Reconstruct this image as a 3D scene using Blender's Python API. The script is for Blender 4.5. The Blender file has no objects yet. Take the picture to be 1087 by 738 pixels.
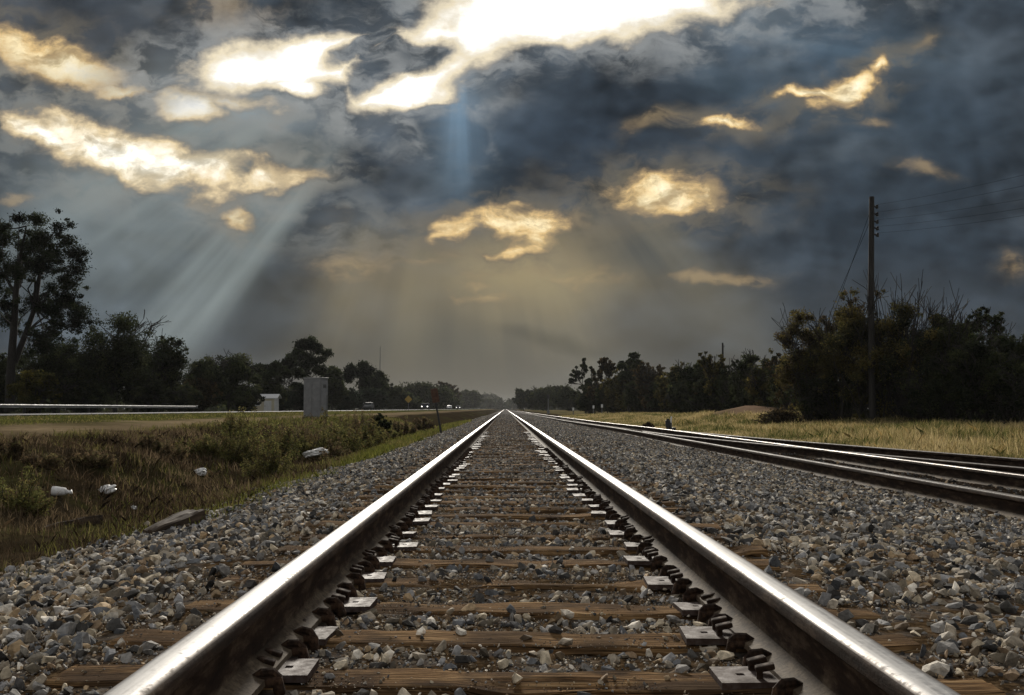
import bpy, bmesh, math, random
import numpy as np
from mathutils import Vector, Matrix, Euler
R = math.radians
random.seed(7)
rng = np.random.default_rng(11)
scn = bpy.context.scene
COL = scn.collection

# ------------------------------------------------------------------ camera
F = 1057.0                      # focal length in pixels of the 1087 px wide photo
CAM = Vector((-0.046, 0.0, 0.541))   # z = 0 is the top of the main rails
cam_d = bpy.data.cameras.new('camera'); cam = bpy.data.objects.new('camera', cam_d); COL.objects.link(cam)
cam_d.lens = 35.0; cam_d.sensor_width = 36.0; cam_d.clip_start = 0.05; cam_d.clip_end = 20000
cam.location = CAM; cam.rotation_euler = (R(90 + 3.52), 0, R(-0.38))
scn.camera = cam
ROT = cam.rotation_euler.to_matrix()

def ray(px, py):
    d = ROT @ Vector(((px - 543.5) / F, (369 - py) / F, -1.0))
    return d / d.y              # unit step forwards along the track

def lin(c):
    c = c / 255.0
    return c / 12.92 if c <= 0.04045 else ((c + 0.055) / 1.055) ** 2.4
def S(r, g, b, k=1.0): return (lin(r) * k, lin(g) * k, lin(b) * k, 1.0)

# ------------------------------------------------------------------ terrain section
KX = np.array([-4000, -60, -30, -23, -16, -12, -9.5, -7, -5.8, -4.7, -3.7, -3.0, -1.9, -1.4, 1.4, 2.2, 3.6, 3.95, 6.6, 9, 12, 16, 22, 40, 4000.])
KZ = np.array([0, .12, .25, .28, .30, .12, .02, -.06, -.33, -.66, -.62, -.47, -.27, -.215, -.215, -.25, -.36, -.405, -.405, -.42, -.36, -.22, -.12, .0, 0])
def vnoise(x, y, s, seed=0):
    """smooth value noise, vectorised"""
    x = np.asarray(x, float) / s + seed * 17.3; y = np.asarray(y, float) / s + seed * 9.1
    xi = np.floor(x); yi = np.floor(y); fx = x - xi; fy = y - yi
    fx = fx * fx * (3 - 2 * fx); fy = fy * fy * (3 - 2 * fy)
    def h(a, b):
        v = np.sin(a * 127.1 + b * 311.7 + seed * 74.7) * 43758.5453
        return v - np.floor(v)
    return (h(xi, yi) * (1 - fx) + h(xi + 1, yi) * fx) * (1 - fy) + (h(xi, yi + 1) * (1 - fx) + h(xi + 1, yi + 1) * fx) * fy - 0.5
def Zg(x, y):
    x = np.asarray(x, float); y = np.asarray(y, float)
    z = np.interp(x, KX, KZ)
    rough = np.interp(x, [-23, -14, -8, -6, -3.6, -2.8, 9, 12, 18, 40], [0, .0, .06, .22, .14, 0, 0, .10, .2, .2])
    z = z + rough * (vnoise(x, y, 1.3, 1) + .6 * vnoise(x, y, .5, 2) + .8 * vnoise(x, y, 4, 3))
    bed = ((x > -3.2) & (x < 6.9)).astype(float)
    z = z + bed * .03 * vnoise(x, y, .6, 5) * ((np.abs(np.abs(x) - .75) > .2))
    # the dirt mound beyond the siding
    z = z + .92 * np.exp(-(((x - 17.0) / 3.2) ** 2 + ((y - 68) / 9.0) ** 2))
    return z
def zg(x, y): return float(Zg(x, y))
def hit(px, py):
    d = ray(px, py); y = 1.0
    while y < 900:
        p = CAM + d * y
        if p.z <= zg(p.x, p.y): return p
        y *= 1.004; y += .01
    return CAM + d * 900
def atY(px, Y):
    """x of the point at pixel column px and distance Y"""
    return (CAM + ray(px, 434) * Y).x

# ------------------------------------------------------------------ node helpers
def mat(name):
    m = bpy.data.materials.new(name); m.use_nodes = True
    nt = m.node_tree; b = nt.nodes['Principled BSDF']
    return m, nt, b
def N(nt, t, **kw):
    n = nt.nodes.new(t)
    for k, v in kw.items():
        if k.startswith('i_'): n.inputs[int(k[2:]) if k[2:].isdigit() else k[2:].replace('_', ' ')].default_value = v
        else: setattr(n, k, v)
    return n
def L(nt, a, b): nt.links.new(a, b)
def ramp(nt, fac, stops, interp='LINEAR'):
    n = nt.nodes.new('ShaderNodeValToRGB'); cr = n.color_ramp; cr.interpolation = interp
    while len(cr.elements) > 1: cr.elements.remove(cr.elements[-1])
    cr.elements[0].position = stops[0][0]; cr.elements[0].color = tuple(stops[0][1][:3]) + (1,)
    for p, c in stops[1:]:
        e = cr.elements.new(p); e.color = tuple(c[:3]) + (1,)
    if fac is not None: L(nt, fac, n.inputs[0])
    return n.outputs[0]
def mathn(nt, op, a, b=None, c=None, clamp=False):
    n = nt.nodes.new('ShaderNodeMath'); n.operation = op; n.use_clamp = clamp
    for i, v in enumerate((a, b, c)):
        if v is None: continue
        if isinstance(v, (int, float)): n.inputs[i].default_value = v
        else: L(nt, v, n.inputs[i])
    return n.outputs[0]
def mixc(nt, fac, a, b, blend='MIX'):
    n = nt.nodes.new('ShaderNodeMix'); n.data_type = 'RGBA'; n.blend_type = blend; n.clamp_factor = True
    for s, v in ((n.inputs[0], fac), (n.inputs[6], a), (n.inputs[7], b)):
        if isinstance(v, (int, float)): s.default_value = v
        elif isinstance(v, tuple): s.default_value = v if len(v) == 4 else v + (1,)
        else: L(nt, v, s)
    return n.outputs[2]
def noise(nt, scale, detail=4, rough=.55, vec=None, dist=0.0, dim='3D'):
    n = nt.nodes.new('ShaderNodeTexNoise'); n.noise_dimensions = dim
    n.inputs['Scale'].default_value = scale; n.inputs['Detail'].default_value = detail
    n.inputs['Roughness'].default_value = rough; n.inputs['Distortion'].default_value = dist
    if vec is not None: L(nt, vec, n.inputs['Vector'])
    return n
def mrange(nt, v, a, b, c, d, smooth=True, clamp=True):
    n = nt.nodes.new('ShaderNodeMapRange'); n.interpolation_type = 'SMOOTHSTEP' if smooth else 'LINEAR'
    if not smooth: n.clamp = clamp
    L(nt, v, n.inputs[0])
    for i, x in zip((1, 2, 3, 4), (a, b, c, d)): n.inputs[i].default_value = x
    return n.outputs[0]
def bump(nt, h, b, strength=.5, dist=.01):
    n = nt.nodes.new('ShaderNodeBump'); n.inputs['Strength'].default_value = strength; n.inputs['Distance'].default_value = dist
    L(nt, h, n.inputs['Height']); L(nt, n.outputs[0], b.inputs['Normal'])
def texco(nt, out='Object'): return nt.nodes.new('ShaderNodeTexCoord').outputs[out]
def mapping(nt, vec, loc=(0, 0, 0), rot=(0, 0, 0), scale=(1, 1, 1), kind='POINT'):
    n = nt.nodes.new('ShaderNodeMapping'); n.vector_type = kind
    L(nt, vec, n.inputs[0]); n.inputs[1].default_value = loc; n.inputs[2].default_value = rot; n.inputs[3].default_value = scale
    return n.outputs[0]

# ------------------------------------------------------------------ world: storm clouds round the sun
SUN_PX = (487, 20)
sd = ray(*SUN_PX).normalized()
SUN_EL = math.asin(sd.z); SUN_AZ = math.atan2(sd.x, sd.y)
def build_world():
    w = bpy.data.worlds.new('World'); scn.world = w; w.use_nodes = True
    nt = w.node_tree
    for n in list(nt.nodes): nt.nodes.remove(n)
    out = nt.nodes.new('ShaderNodeOutputWorld')
    d = texco(nt, 'Generated')
    sp = nt.nodes.new('ShaderNodeSeparateXYZ'); L(nt, d, sp.inputs[0])
    dx, dy, dz = sp.outputs
    dyc = mathn(nt, 'MAXIMUM', dy, .12)
    K = F / 100.0
    u = mathn(nt, 'MULTIPLY', mathn(nt, 'DIVIDE', dx, dyc), K)
    v = mathn(nt, 'MULTIPLY', mathn(nt, 'DIVIDE', dz, dyc), K)
    cb = nt.nodes.new('ShaderNodeCombineXYZ'); L(nt, u, cb.inputs[0]); L(nt, v, cb.inputs[1])
    P = cb.outputs[0]
    def uv(px, py):
        r = ray(px, py); return (r.x * K, r.z * K, 0)
    # turbulence: the cloud field is bent by two octaves of noise before the openings are read from it
    def warp(vec, scale, amt, detail=3):
        n = noise(nt, scale, detail, .55, vec)
        s = nt.nodes.new('ShaderNodeVectorMath'); s.operation = 'SUBTRACT'; L(nt, n.outputs['Color'], s.inputs[0]); s.inputs[1].default_value = (.5, .5, .5)
        m = nt.nodes.new('ShaderNodeVectorMath'); m.operation = 'MULTIPLY_ADD'; L(nt, s.outputs[0], m.inputs[0]); m.inputs[1].default_value = (amt, amt * .7, 0); L(nt, vec, m.inputs[2])
        return m.outputs[0]
    W = warp(warp(P, 1.1, .55, 2), 3.4, .30, 5)
    Wsoft = warp(P, .9, .5, 3)
    n_edge = noise(nt, 2.3, 7, .58, mapping(nt, P, scale=(.75, 1.25, 1)))
    n_big = noise(nt, .62, 5, .5, mapping(nt, Wsoft, loc=(3.1, 1.7, 0), scale=(.75, 1.35, 1)))
    n_mid = noise(nt, 1.7, 4, .5, mapping(nt, W, loc=(9.1, 4.7, 0), scale=(.7, 1.3, 1)))
    edge = mathn(nt, 'MULTIPLY_ADD', n_edge.outputs[0], 2.6, -1.3)
    # the same cloud bodies read a little nearer the sun: the difference is which side of each billow the light catches
    sv = nt.nodes.new('ShaderNodeVectorMath'); sv.operation = 'SUBTRACT'; sv.inputs[0].default_value = uv(486, 0); L(nt, W, sv.inputs[1])
    sn = nt.nodes.new('ShaderNodeVectorMath'); sn.operation = 'NORMALIZE'; L(nt, sv.outputs[0], sn.inputs[0])
    so = nt.nodes.new('ShaderNodeVectorMath'); so.operation = 'MULTIPLY_ADD'; L(nt, sn.outputs[0], so.inputs[0]); so.inputs[1].default_value = (.22, .22, 0); L(nt, W, so.inputs[2])
    n_lit = noise(nt, .95, 4, .45, mapping(nt, W, loc=(5.3, 2.2, 0), scale=(.75, 1.25, 1)))
    n_lit2 = noise(nt, .95, 4, .45, mapping(nt, so.outputs[0], loc=(5.3, 2.2, 0), scale=(.75, 1.25, 1)))
    def puffs(vec):             # heaped cloud heads: rounded cells with smaller ones on top
        v_ = nt.nodes.new('ShaderNodeTexVoronoi'); v_.feature = 'SMOOTH_F1'; v_.voronoi_dimensions = '2D'; v_.normalize = True
        v_.inputs['Scale'].default_value = .95; v_.inputs['Detail'].default_value = 2.2; v_.inputs['Roughness'].default_value = .42; v_.inputs['Lacunarity'].default_value = 2.3; v_.inputs['Smoothness'].default_value = .35
        L(nt, mapping(nt, vec, loc=(2.7, 6.1, 0), scale=(.8, 1.25, 1)), v_.inputs['Vector']); return v_.outputs['Distance']
    wp = nt.nodes.new('ShaderNodeVectorMath'); wp.operation = 'MULTIPLY_ADD'; L(nt, sn.outputs[0], wp.inputs[0]); wp.inputs[1].default_value = (.16, .16, 0); L(nt, Wsoft, wp.inputs[2])
    pf = mathn(nt, 'SUBTRACT', puffs(wp.outputs[0]), puffs(Wsoft))
    billow = mrange(nt, mathn(nt, 'ADD', mathn(nt, 'SUBTRACT', n_lit.outputs[0], n_lit2.outputs[0]), mathn(nt, 'MULTIPLY', pf, 1.3)), -.20, .26, 0, 1, smooth=False)
    def ell(vec, px, py, sx, sy, rot=0):
        m = mapping(nt, vec, uv(px, py), (0, 0, R(rot)), (sx / 100, sy / 100, 1), 'TEXTURE')
        n = nt.nodes.new('ShaderNodeVectorMath'); n.operation = 'LENGTH'; L(nt, m, n.inputs[0])
        return n.outputs['Value']
    def union(vec, blobs):
        acc = None
        for b in blobs:
            amp = b[5] if len(b) > 5 else 1.0
            e = mathn(nt, 'MULTIPLY_ADD', ell(vec, *b[:5]), -amp, amp)
            acc = e if acc is None else mathn(nt, 'MAXIMUM', acc, e)
        return acc
    # --- base deck
    base = ramp(nt, mathn(nt, 'MULTIPLY_ADD', n_mid.outputs[0], .3, mathn(nt, 'MULTIPLY', n_big.outputs[0], .7)),
                [(.34, S(40, 48, 56)), (.46, S(54, 63, 72)), (.56, S(72, 81, 90)), (.68, S(110, 117, 121))])
    acc = base
    def tint(px, py, sx, sy, rot, col, gain=1.0, vec=None, lo=0.0):
        nonlocal acc
        f = mrange(nt, ell(vec or Wsoft, px, py, sx, sy, rot), lo, 1, gain, 0)
        acc = mixc(nt, f, acc, col)
    # broad shades of the deck (what colour each bank of cloud is)
    tint(960, 200, 360, 300, 0, S(42, 52, 62), .75)
    tint(640, 160, 270, 120, 8, S(52, 63, 75), .8)
    tint(90, 20, 260, 75, -6, S(60, 65, 73), .8)
    tint(60, 105, 190, 26, -6, S(72, 78, 86), .6)
    tint(390, 190, 170, 80, 20, S(56, 65, 75), .7)
    tint(320, 280, 130, 120, 40, S(56, 64, 71), .65)
    tint(880, 60, 200, 60, -14, S(60, 76, 92), .6)
    tint(1020, 60, 130, 60, 10, S(80, 86, 92), .4)
    tint(60, 240, 220, 90, 30, S(92, 101, 106), .75)
    vb = nt.nodes.new('ShaderNodeVectorMath'); vb.operation = 'SCALE'; L(nt, acc, vb.inputs[0])
    L(nt, mathn(nt, 'MULTIPLY_ADD', billow, 1.1, .50), vb.inputs['Scale']); acc = vb.outputs[0]
    tint(250, 112, 150, 44, -4, S(165, 178, 187), .62)
    tint(330, 112, 60, 26, 10, S(112, 118, 122), .5)
    # low air lit from behind: warm olive towards the horizon
    tint(530, 350, 340, 150, 0, S(110, 105, 92), .9)
    tint(560, 285, 160, 75, 0, S(172, 156, 118), .8)
    tint(500, 385, 300, 48, 0, S(86, 84, 77), .6)
    tint(400, 300, 90, 70, 20, S(124, 114, 92), .5)
    tint(770, 330, 120, 80, -35, S(108, 104, 92), .6)
    tint(470, 365, 120, 34, 0, S(84, 84, 77), .55)
    tint(590, 362, 95, 13, -14, S(66, 68, 65), .7)
    tint(670, 265, 90, 50, -10, S(58, 66, 73), .85)
    tint(240, 345, 120, 60, 20, S(78, 82, 84), .6)
    tint(940, 330, 200, 80, 0, S(56, 62, 68), .6)
    hz = mrange(nt, v, .05, .75, 1, 0)
    acc = mixc(nt, mathn(nt, 'MULTIPLY', hz, .5), acc, S(108, 103, 92))
    # --- sunbeams: bright sheets of air fanning out from the hidden sun
    us, vs, _ = uv(486, -14)
    du = mathn(nt, 'SUBTRACT', u, us); dv = mathn(nt, 'SUBTRACT', vs, v)
    ang = mathn(nt, 'ARCTAN2', du, dv)            # 0 = straight down, negative = left
    rad = mathn(nt, 'SQRT', mathn(nt, 'ADD', mathn(nt, 'MULTIPLY', du, du), mathn(nt, 'MULTIPLY', dv, dv)))
    a01 = mrange(nt, ang, -R(90), R(90), 0, 1, smooth=False)
    an = nt.nodes.new('ShaderNodeCombineXYZ'); L(nt, mathn(nt, 'MULTIPLY', ang, 4.5), an.inputs[0]); L(nt, mathn(nt, 'MULTIPLY', rad, .10), an.inputs[1])
    streak = noise(nt, 2.2, 3, .5, an.outputs[0])
    def A(px, py):
        p = uv(px, py); return (math.atan2(p[0] - us, vs - p[1]) + R(90)) / R(180)
    def beam(stops, r0, r1, r2, r3, col, gain, st_lo=.5):
        nonlocal acc
        rr = ramp(nt, a01, [(p, (q, q, q)) for p, q in stops], 'B_SPLINE')
        f = mathn(nt, 'MULTIPLY', rr, mathn(nt, 'MULTIPLY', mrange(nt, rad, r0, r1, 0, 1), mrange(nt, rad, r2, r3, 1, 0)))
        f = mathn(nt, 'MULTIPLY', f, mrange(nt, streak.outputs[0], .32, .68, st_lo, 1.9 - st_lo))
        acc = mixc(nt, mathn(nt, 'MULTIPLY', f, gain, clamp=True), acc, col)
    # left fan: broad, from under the long bright streak down to the tree tops
    beam([(0, 0), (A(0, 150), .1), (A(0, 225), .7), (A(40, 235), .8), (A(60, 245), .95), (A(100, 250), .85), (A(120, 280), .55), (A(140, 300), .5), (A(165, 320), .8), (A(190, 330), 1.0), (A(205, 335), 1.0), (A(222, 345), .75), (A(245, 345), .0), (A(265, 345), .0), (1, 0)],
         1.8, 3.0, 4.0, 6.4, S(148, 158, 157), .72, .62)
    # under the main gap
    beam([(0, 0), (A(425, 170), 0), (A(450, 170), .12), (A(472, 170), .45), (A(482, 170), 1), (A(494, 170), 1), (A(504, 170), .4), (A(530, 170), .1), (A(560, 170), 0), (1, 0)], .2, .9, 1.0, 3.0, S(128, 158, 182), .82, .8)
    # right fan, faint and blue
    beam([(0, 0), (A(800, 150), 0), (A(900, 150), .35), (A(960, 130), .15), (A(1000, 110), .45), (A(900, 62), .25), (A(860, 46), .9), (A(900, 36), .5), (A(940, -5), 0), (1, 0)], 2.2, 3.0, 3.4, 7.0, S(104, 128, 146), .55)
    # warm shafts below the middle gap
    beam([(0, 0), (A(300, 340), 0), (A(360, 340), .55), (A(385, 340), .6), (A(405, 340), .2), (A(432, 340), .7), (A(455, 340), .25), (A(520, 340), .35), (A(570, 340), .6), (A(605, 340), .9), (A(630, 340), .5), (A(660, 340), .15), (A(740, 350), .4), (A(780, 340), .5), (A(810, 330), .3), (A(840, 310), 0), (1, 0)], 2.4, 3.0, 3.3, 4.9, S(156, 145, 116), .52)
    # --- openings
    n_in = noise(nt, 2.1, 5, .6, mapping(nt, W, loc=(1.3, 8.2, 0), scale=(.8, 1.5, 1)))
    def opening(blobs, holes, soft, stops, gain, halo=None, rim=.0, alpha=1.0, broken=.0):
        nonlocal acc
        f = f0 = union(W, blobs)
        for h in holes:
            f = mathn(nt, 'MINIMUM', f, mathn(nt, 'MULTIPLY_ADD', ell(W, *h[:5]), h[5], -h[5]))
        if halo:                # cloud round the gap lit through, broken up by its own texture
            hf = mathn(nt, 'MULTIPLY', mrange(nt, mathn(nt, 'MULTIPLY_ADD', edge, .5, f), -halo[1], .1, 0, 1), mrange(nt, n_in.outputs[0], .40, .58, .12, 1))
            acc = mixc(nt, mathn(nt, 'MULTIPLY', hf, halo[2]), acc, halo[0])
        f = mathn(nt, 'ADD', f, mathn(nt, 'MULTIPLY', edge, soft))
        al = mathn(nt, 'MULTIPLY', mrange(nt, f, -.10 - rim, .22 + rim, 0, 1), alpha)
        if broken:
            bk = mrange(nt, n_in.outputs[0], .36, .58, 1 - broken, 1)
            al = mathn(nt, 'MULTIPLY', al, bk); f = mathn(nt, 'MULTIPLY', f, bk)
        c = ramp(nt, f, stops)
        g = mrange(nt, f, .3, .95, 1, gain)
        vm = nt.nodes.new('ShaderNodeVectorMath'); vm.operation = 'SCALE'; L(nt, c, vm.inputs[0]); L(nt, g, vm.inputs['Scale'])
        acc = mixc(nt, al, acc, vm.outputs[0])
    dimc = [(0, S(122, 112, 96)), (.3, S(165, 142, 108)), (.8, S(205, 176, 128))]
    gold = [(0, S(112, 104, 92)), (.16, S(172, 148, 112)), (.36, S(232, 198, 140)), (.64, S(253, 232, 184)), (1, S(255, 244, 215))]
    cream = [(0, S(122, 116, 106)), (.14, S(190, 170, 138)), (.32, S(238, 216, 174)), (.56, S(252, 242, 218)), (1, S(255, 253, 246))]
    white = [(0, S(126, 124, 120)), (.10, S(190, 180, 162)), (.24, S(242, 228, 198)), (.42, S(255, 250, 238)), (1, (1, 1, 1, 1))]
    opening([(246, 18, 56, 30, 10, .8), (210, 213, 18, 8, -8), (985, 182, 30, 8, -14), (985, 48, 16, 9, 10), (1074, 281, 20, 14, 0), (930, 130, 22, 9, -10),
             (512, 312, 42, 16, -6), (375, 283, 48, 22, 8), (695, 126, 30, 11, 18), (770, 296, 60, 9, -4), (614, 230, 16, 14, 0), (12, 210, 22, 8, 0), (356, 232, 12, 12, 0), (590, 292, 120, 12, -2, .7), (455, 275, 70, 10, 8, .8)],
            [], .85, dimc, 1.0, None, .5, .36, .85)
    opening([(58, 62, 96, 26, -17), (132, 92, 40, 9, 5), (253, 229, 22, 13, -20), (526, 243, 86, 22, 9), (548, 258, 40, 20, 0), (708, 205, 66, 24, -4), (745, 208, 36, 20, 0), (905, 92, 54, 16, 26), (868, 99, 46, 8, 4),
             (932, 73, 20, 14, 40), (762, 127, 42, 11, -2), (300, 183, 40, 13, 4)], [(500, 262, 34, 8, 0, .5)], .75, gold, 1.2, (S(126, 117, 100), 1.7, .55), .18, 1.0, .5)
    opening([(120, 156, 140, 33, -17), (205, 176, 80, 24, -8), (40, 138, 64, 18, -22), (285, 186, 48, 15, 6, .8), (205, 110, 40, 22, -25, .9), (250, 108, 60, 12, -10, .5)],
            [], .62, cream, 1.5, (S(142, 144, 140), 1.9, .62), .14, 1.0, .45)
    opening([(612, 2, 215, 52, 4), (520, 45, 96, 62, 10), (480, 66, 90, 62, 0), (430, 95, 68, 30, 4), (400, 30, 50, 16, 20, .6), (300, 68, 118, 36, 4), (345, 62, 66, 34, 8), (310, 92, 44, 14, -8, .7)],
            [(640, 128, 170, 86, 3, 2.0), (562, 146, 64, 64, 0, 2.0), (480, 142, 56, 38, 0, 2.0), (300, -8, 150, 44, -4, 1.4), (426, 56, 44, 13, -6, .55), (400, 72, 34, 14, 40, .5), (385, 45, 30, 10, 30, .5), (785, 72, 90, 42, 10, 1.6)], .34, white, 2.8, (S(160, 163, 163), 1.05, .75), .0, 1.0, .10)
    # --- overhead and behind: unseen broken overcast, made paler as soft fill, over a Nishita sky
    n_over = noise(nt, 2.4, 5, .55, d)
    over = ramp(nt, n_over.outputs[0], [(.3, (.25, .245, .24)), (.5, (.45, .44, .42)), (.7, (.74, .71, .66))])
    up = mathn(nt, 'MAXIMUM', mrange(nt, dz, .44, .62, 0, 1), mrange(nt, dy, .30, .0, 0, 1))
    final = mixc(nt, up, acc, over)
    bg = nt.nodes.new('ShaderNodeBackground'); L(nt, final, bg.inputs[0]); bg.inputs[1].default_value = 1.0
    sky = nt.nodes.new('ShaderNodeTexSky'); sky.sky_type = 'NISHITA'; sky.sun_disc = False
    sky.sun_elevation = SUN_EL; sky.sun_rotation = SUN_AZ
    bs = nt.nodes.new('ShaderNodeBackground'); L(nt, sky.outputs[0], bs.inputs[0]); bs.inputs[1].default_value = .08
    mx = nt.nodes.new('ShaderNodeMixShader')
    L(nt, mathn(nt, 'MULTIPLY', up, .25), mx.inputs[0]); L(nt, bg.outputs[0], mx.inputs[1]); L(nt, bs.outputs[0], mx.inputs[2])
    L(nt, mx.outputs[0], out.inputs[0])
    w.cycles.sampling_method = 'MANUAL'; w.cycles.sample_map_resolution = 1024
build_world()
sl = bpy.data.lights.new('sun', 'SUN'); sun = bpy.data.objects.new('sun', sl); COL.objects.link(sun)
sl.energy = 3.8; sl.angle = R(9); sl.color = (1.0, .93, .82)
sun.rotation_euler = (-sd).to_track_quat('-Z', 'Y').to_euler()
scn.view_settings.view_transform = 'Standard'; scn.view_settings.look = 'None'
scn.view_settings.exposure = 0; scn.view_settings.gamma = 1; scn.view_settings.use_curve_mapping = False

# ------------------------------------------------------------------ mesh helpers
def mesh_np(name, V, polys, smooth=False):
    """V (n,3); polys: list of (m,k) index arrays"""
    me = bpy.data.meshes.new(name)
    V = np.asarray(V, np.float32)
    me.vertices.add(len(V)); me.vertices.foreach_set('co', V.ravel())
    polys = [np.asarray(p, np.int32) for p in polys if len(p)]
    loops = np.concatenate([p.ravel() for p in polys])
    tot = np.concatenate([np.full(len(p), p.shape[1], np.int32) for p in polys])
    start = np.concatenate([[0], np.cumsum(tot)[:-1]]).astype(np.int32)
    me.loops.add(len(loops)); me.loops.foreach_set('vertex_index', loops)
    me.polygons.add(len(tot)); me.polygons.foreach_set('loop_start', start)
    me.polygons.foreach_set('use_smooth', np.full(len(tot), bool(smooth)))
    me.update(calc_edges=True); me.validate(verbose=False)
    return me
def col_attr(me, C):
    a = me.attributes.new('col', 'FLOAT_COLOR', 'POINT')
    C = np.asarray(C, np.float32)
    if C.shape[1] == 3: C = np.concatenate([C, np.ones((len(C), 1), np.float32)], 1)
    a.data.foreach_set('color', C.ravel())
def link(name, me, mats, parent=None):
    o = bpy.data.objects.new(name, me); COL.objects.link(o)
    for m in (mats if isinstance(mats, (list, tuple)) else [mats]):
        if m is not None and me.materials.find(m.name) < 0: me.materials.append(m)
    if parent is not None: o.parent = parent
    return o
def tag(o, label=None, cat=None, group=None, kind=None):
    if label: o['label'] = label
    if cat: o['category'] = cat
    if group: o['group'] = group
    if kind: o['kind'] = kind
    return o
def empty(name, loc, label, cat, group=None, rz=0.0):
    o = bpy.data.objects.new(name, None); COL.objects.link(o)
    o.location = loc; o.rotation_euler = (0, 0, rz); o.empty_display_size = .2
    return tag(o, label, cat, group)
class MB:
    """bmesh collector"""
    def __init__(s): s.bm = bmesh.new()
    def box(s, c, size, rot=(0, 0, 0), bevel=0.0, taper=1.0):
        r = bmesh.ops.create_cube(s.bm, size=1.0); vs = r['verts']
        M = Matrix.Translation(c) @ Euler(rot).to_matrix().to_4x4()
        for v in vs:
            k = taper if v.co.z > 0 else 1.0
            v.co = M @ Vector((v.co.x * size[0] * k, v.co.y * size[1] * k, v.co.z * size[2]))
        if bevel:
            es = list({e for v in vs for e in v.link_edges})
            bmesh.ops.bevel(s.bm, geom=es, offset=bevel, segments=2, affect='EDGES', profile=.6)
        return s
    def tube(s, pts, radii, sides=8, cap=True):
        V, Fq, caps = tube_arrays([Vector(p) for p in pts], radii, sides)
        vs = [s.bm.verts.new(v) for v in V]
        for f in Fq: s.bm.faces.new([vs[i] for i in f])
        if cap:
            for c in caps: s.bm.faces.new([vs[i] for i in c])
        return s
    def prism(s, prof, axis_pts):
        """profile (a,b) list swept along a straight segment, a -> x, b -> z"""
        y0, y1 = axis_pts
        A = [s.bm.verts.new((a, y0, b)) for a, b in prof]; B = [s.bm.verts.new((a, y1, b)) for a, b in prof]
        n = len(prof)
        for i in range(n): s.bm.faces.new([A[i], A[(i + 1) % n], B[(i + 1) % n], B[i]])
        s.bm.faces.new(A[::-1]); s.bm.faces.new(B)
        return s
    def ball(s, c, r, sub=2, scale=(1, 1, 1)):
        q = bmesh.ops.create_icosphere(s.bm, subdivisions=sub, radius=r)
        for v in q['verts']: v.co = Vector((v.co.x * scale[0], v.co.y * scale[1], v.co.z * scale[2])) + Vector(c)
        return s
    def build(s, name, m, parent=None, smooth=False):
        bmesh.ops.recalc_face_normals(s.bm, faces=s.bm.faces)
        me = bpy.data.meshes.new(name); s.bm.to_mesh(me); s.bm.free()
        if smooth:
            for p in me.polygons: p.use_smooth = True
        return link(name, me, m, parent)
def tube_arrays(pts, radii, sides):
    V = []; k = len(pts); prev = None
    for i, p in enumerate(pts):
        t = (pts[min(i + 1, k - 1)] - pts[max(i - 1, 0)])
        t = t.normalized() if t.length > 1e-9 else Vector((0, 0, 1))
        if prev is None:
            a = t.cross(Vector((0, 0, 1)) if abs(t.z) < .9 else Vector((1, 0, 0))).normalized()
        else:
            a = (prev - t * prev.dot(t)); a = a.normalized() if a.length > 1e-6 else t.orthogonal().normalized()
        prev = a; b = t.cross(a); r = radii[i] if hasattr(radii, '__len__') else radii
        for j in range(sides):
            q = 2 * math.pi * j / sides
            V.append(p + a * (r * math.cos(q)) + b * (r * math.sin(q)))
    Fq = [(i * sides + j, i * sides + (j + 1) % sides, (i + 1) * sides + (j + 1) % sides, (i + 1) * sides + j) for i in range(k - 1) for j in range(sides)]
    caps = [tuple(range(sides - 1, -1, -1)), tuple((k - 1) * sides + j for j in range(sides))]
    return V, Fq, caps
def copy_tree(o, parent=None):
    c = o.copy(); COL.objects.link(c)
    if parent is not None: c.parent = parent
    for ch in o.children: copy_tree(ch, c)
    return c

# ------------------------------------------------------------------ materials
def m_attr(name, rough=.9, nscale=40, namt=.5, bstr=0.0, bdist=.01, spec=.3, sat=None):
    m, nt, b = mat(name)
    at = N(nt, 'ShaderNodeAttribute', attribute_name='col')
    n = noise(nt, nscale, 4, .6, texco(nt))
    f = mrange(nt, n.outputs[0], .25, .75, 1 - namt, 1 + namt, smooth=False)
    vm = N(nt, 'ShaderNodeVectorMath', operation='SCALE'); L(nt, at.outputs['Color'], vm.inputs[0]); L(nt, f, vm.inputs['Scale'])
    L(nt, vm.outputs[0], b.inputs['Base Color']); b.inputs['Roughness'].default_value = rough
    b.inputs['Specular IOR Level'].default_value = spec
    if bstr: bump(nt, n.outputs[0], b, bstr, bdist)
    return m
M = {}
M['stone'] = m_attr('crushed_stone', .85, 60, .45, .6, .006, .2)
M['ground'] = m_attr('soil_and_grass', 1.0, 6, .35, .8, .03, .0)
def translucent(m, amt):
    nt = m.node_tree; b = nt.nodes['Principled BSDF']; out = nt.nodes['Material Output']
    tr = nt.nodes.new('ShaderNodeBsdfTranslucent'); mx = nt.nodes.new('ShaderNodeMixShader'); mx.inputs[0].default_value = amt
    L(nt, b.inputs['Base Color'].links[0].from_socket, tr.inputs[0]); L(nt, b.outputs[0], mx.inputs[1]); L(nt, tr.outputs[0], mx.inputs[2]); L(nt, mx.outputs[0], out.inputs[0])
    return m
M['leaf'] = translucent(m_attr('leaves', .8, 3, .25, 0, 0, .04), .5)
M['grass'] = translucent(m_attr('grass_blades', .85, 8, .3, 0, 0, .05), .55)
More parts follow.
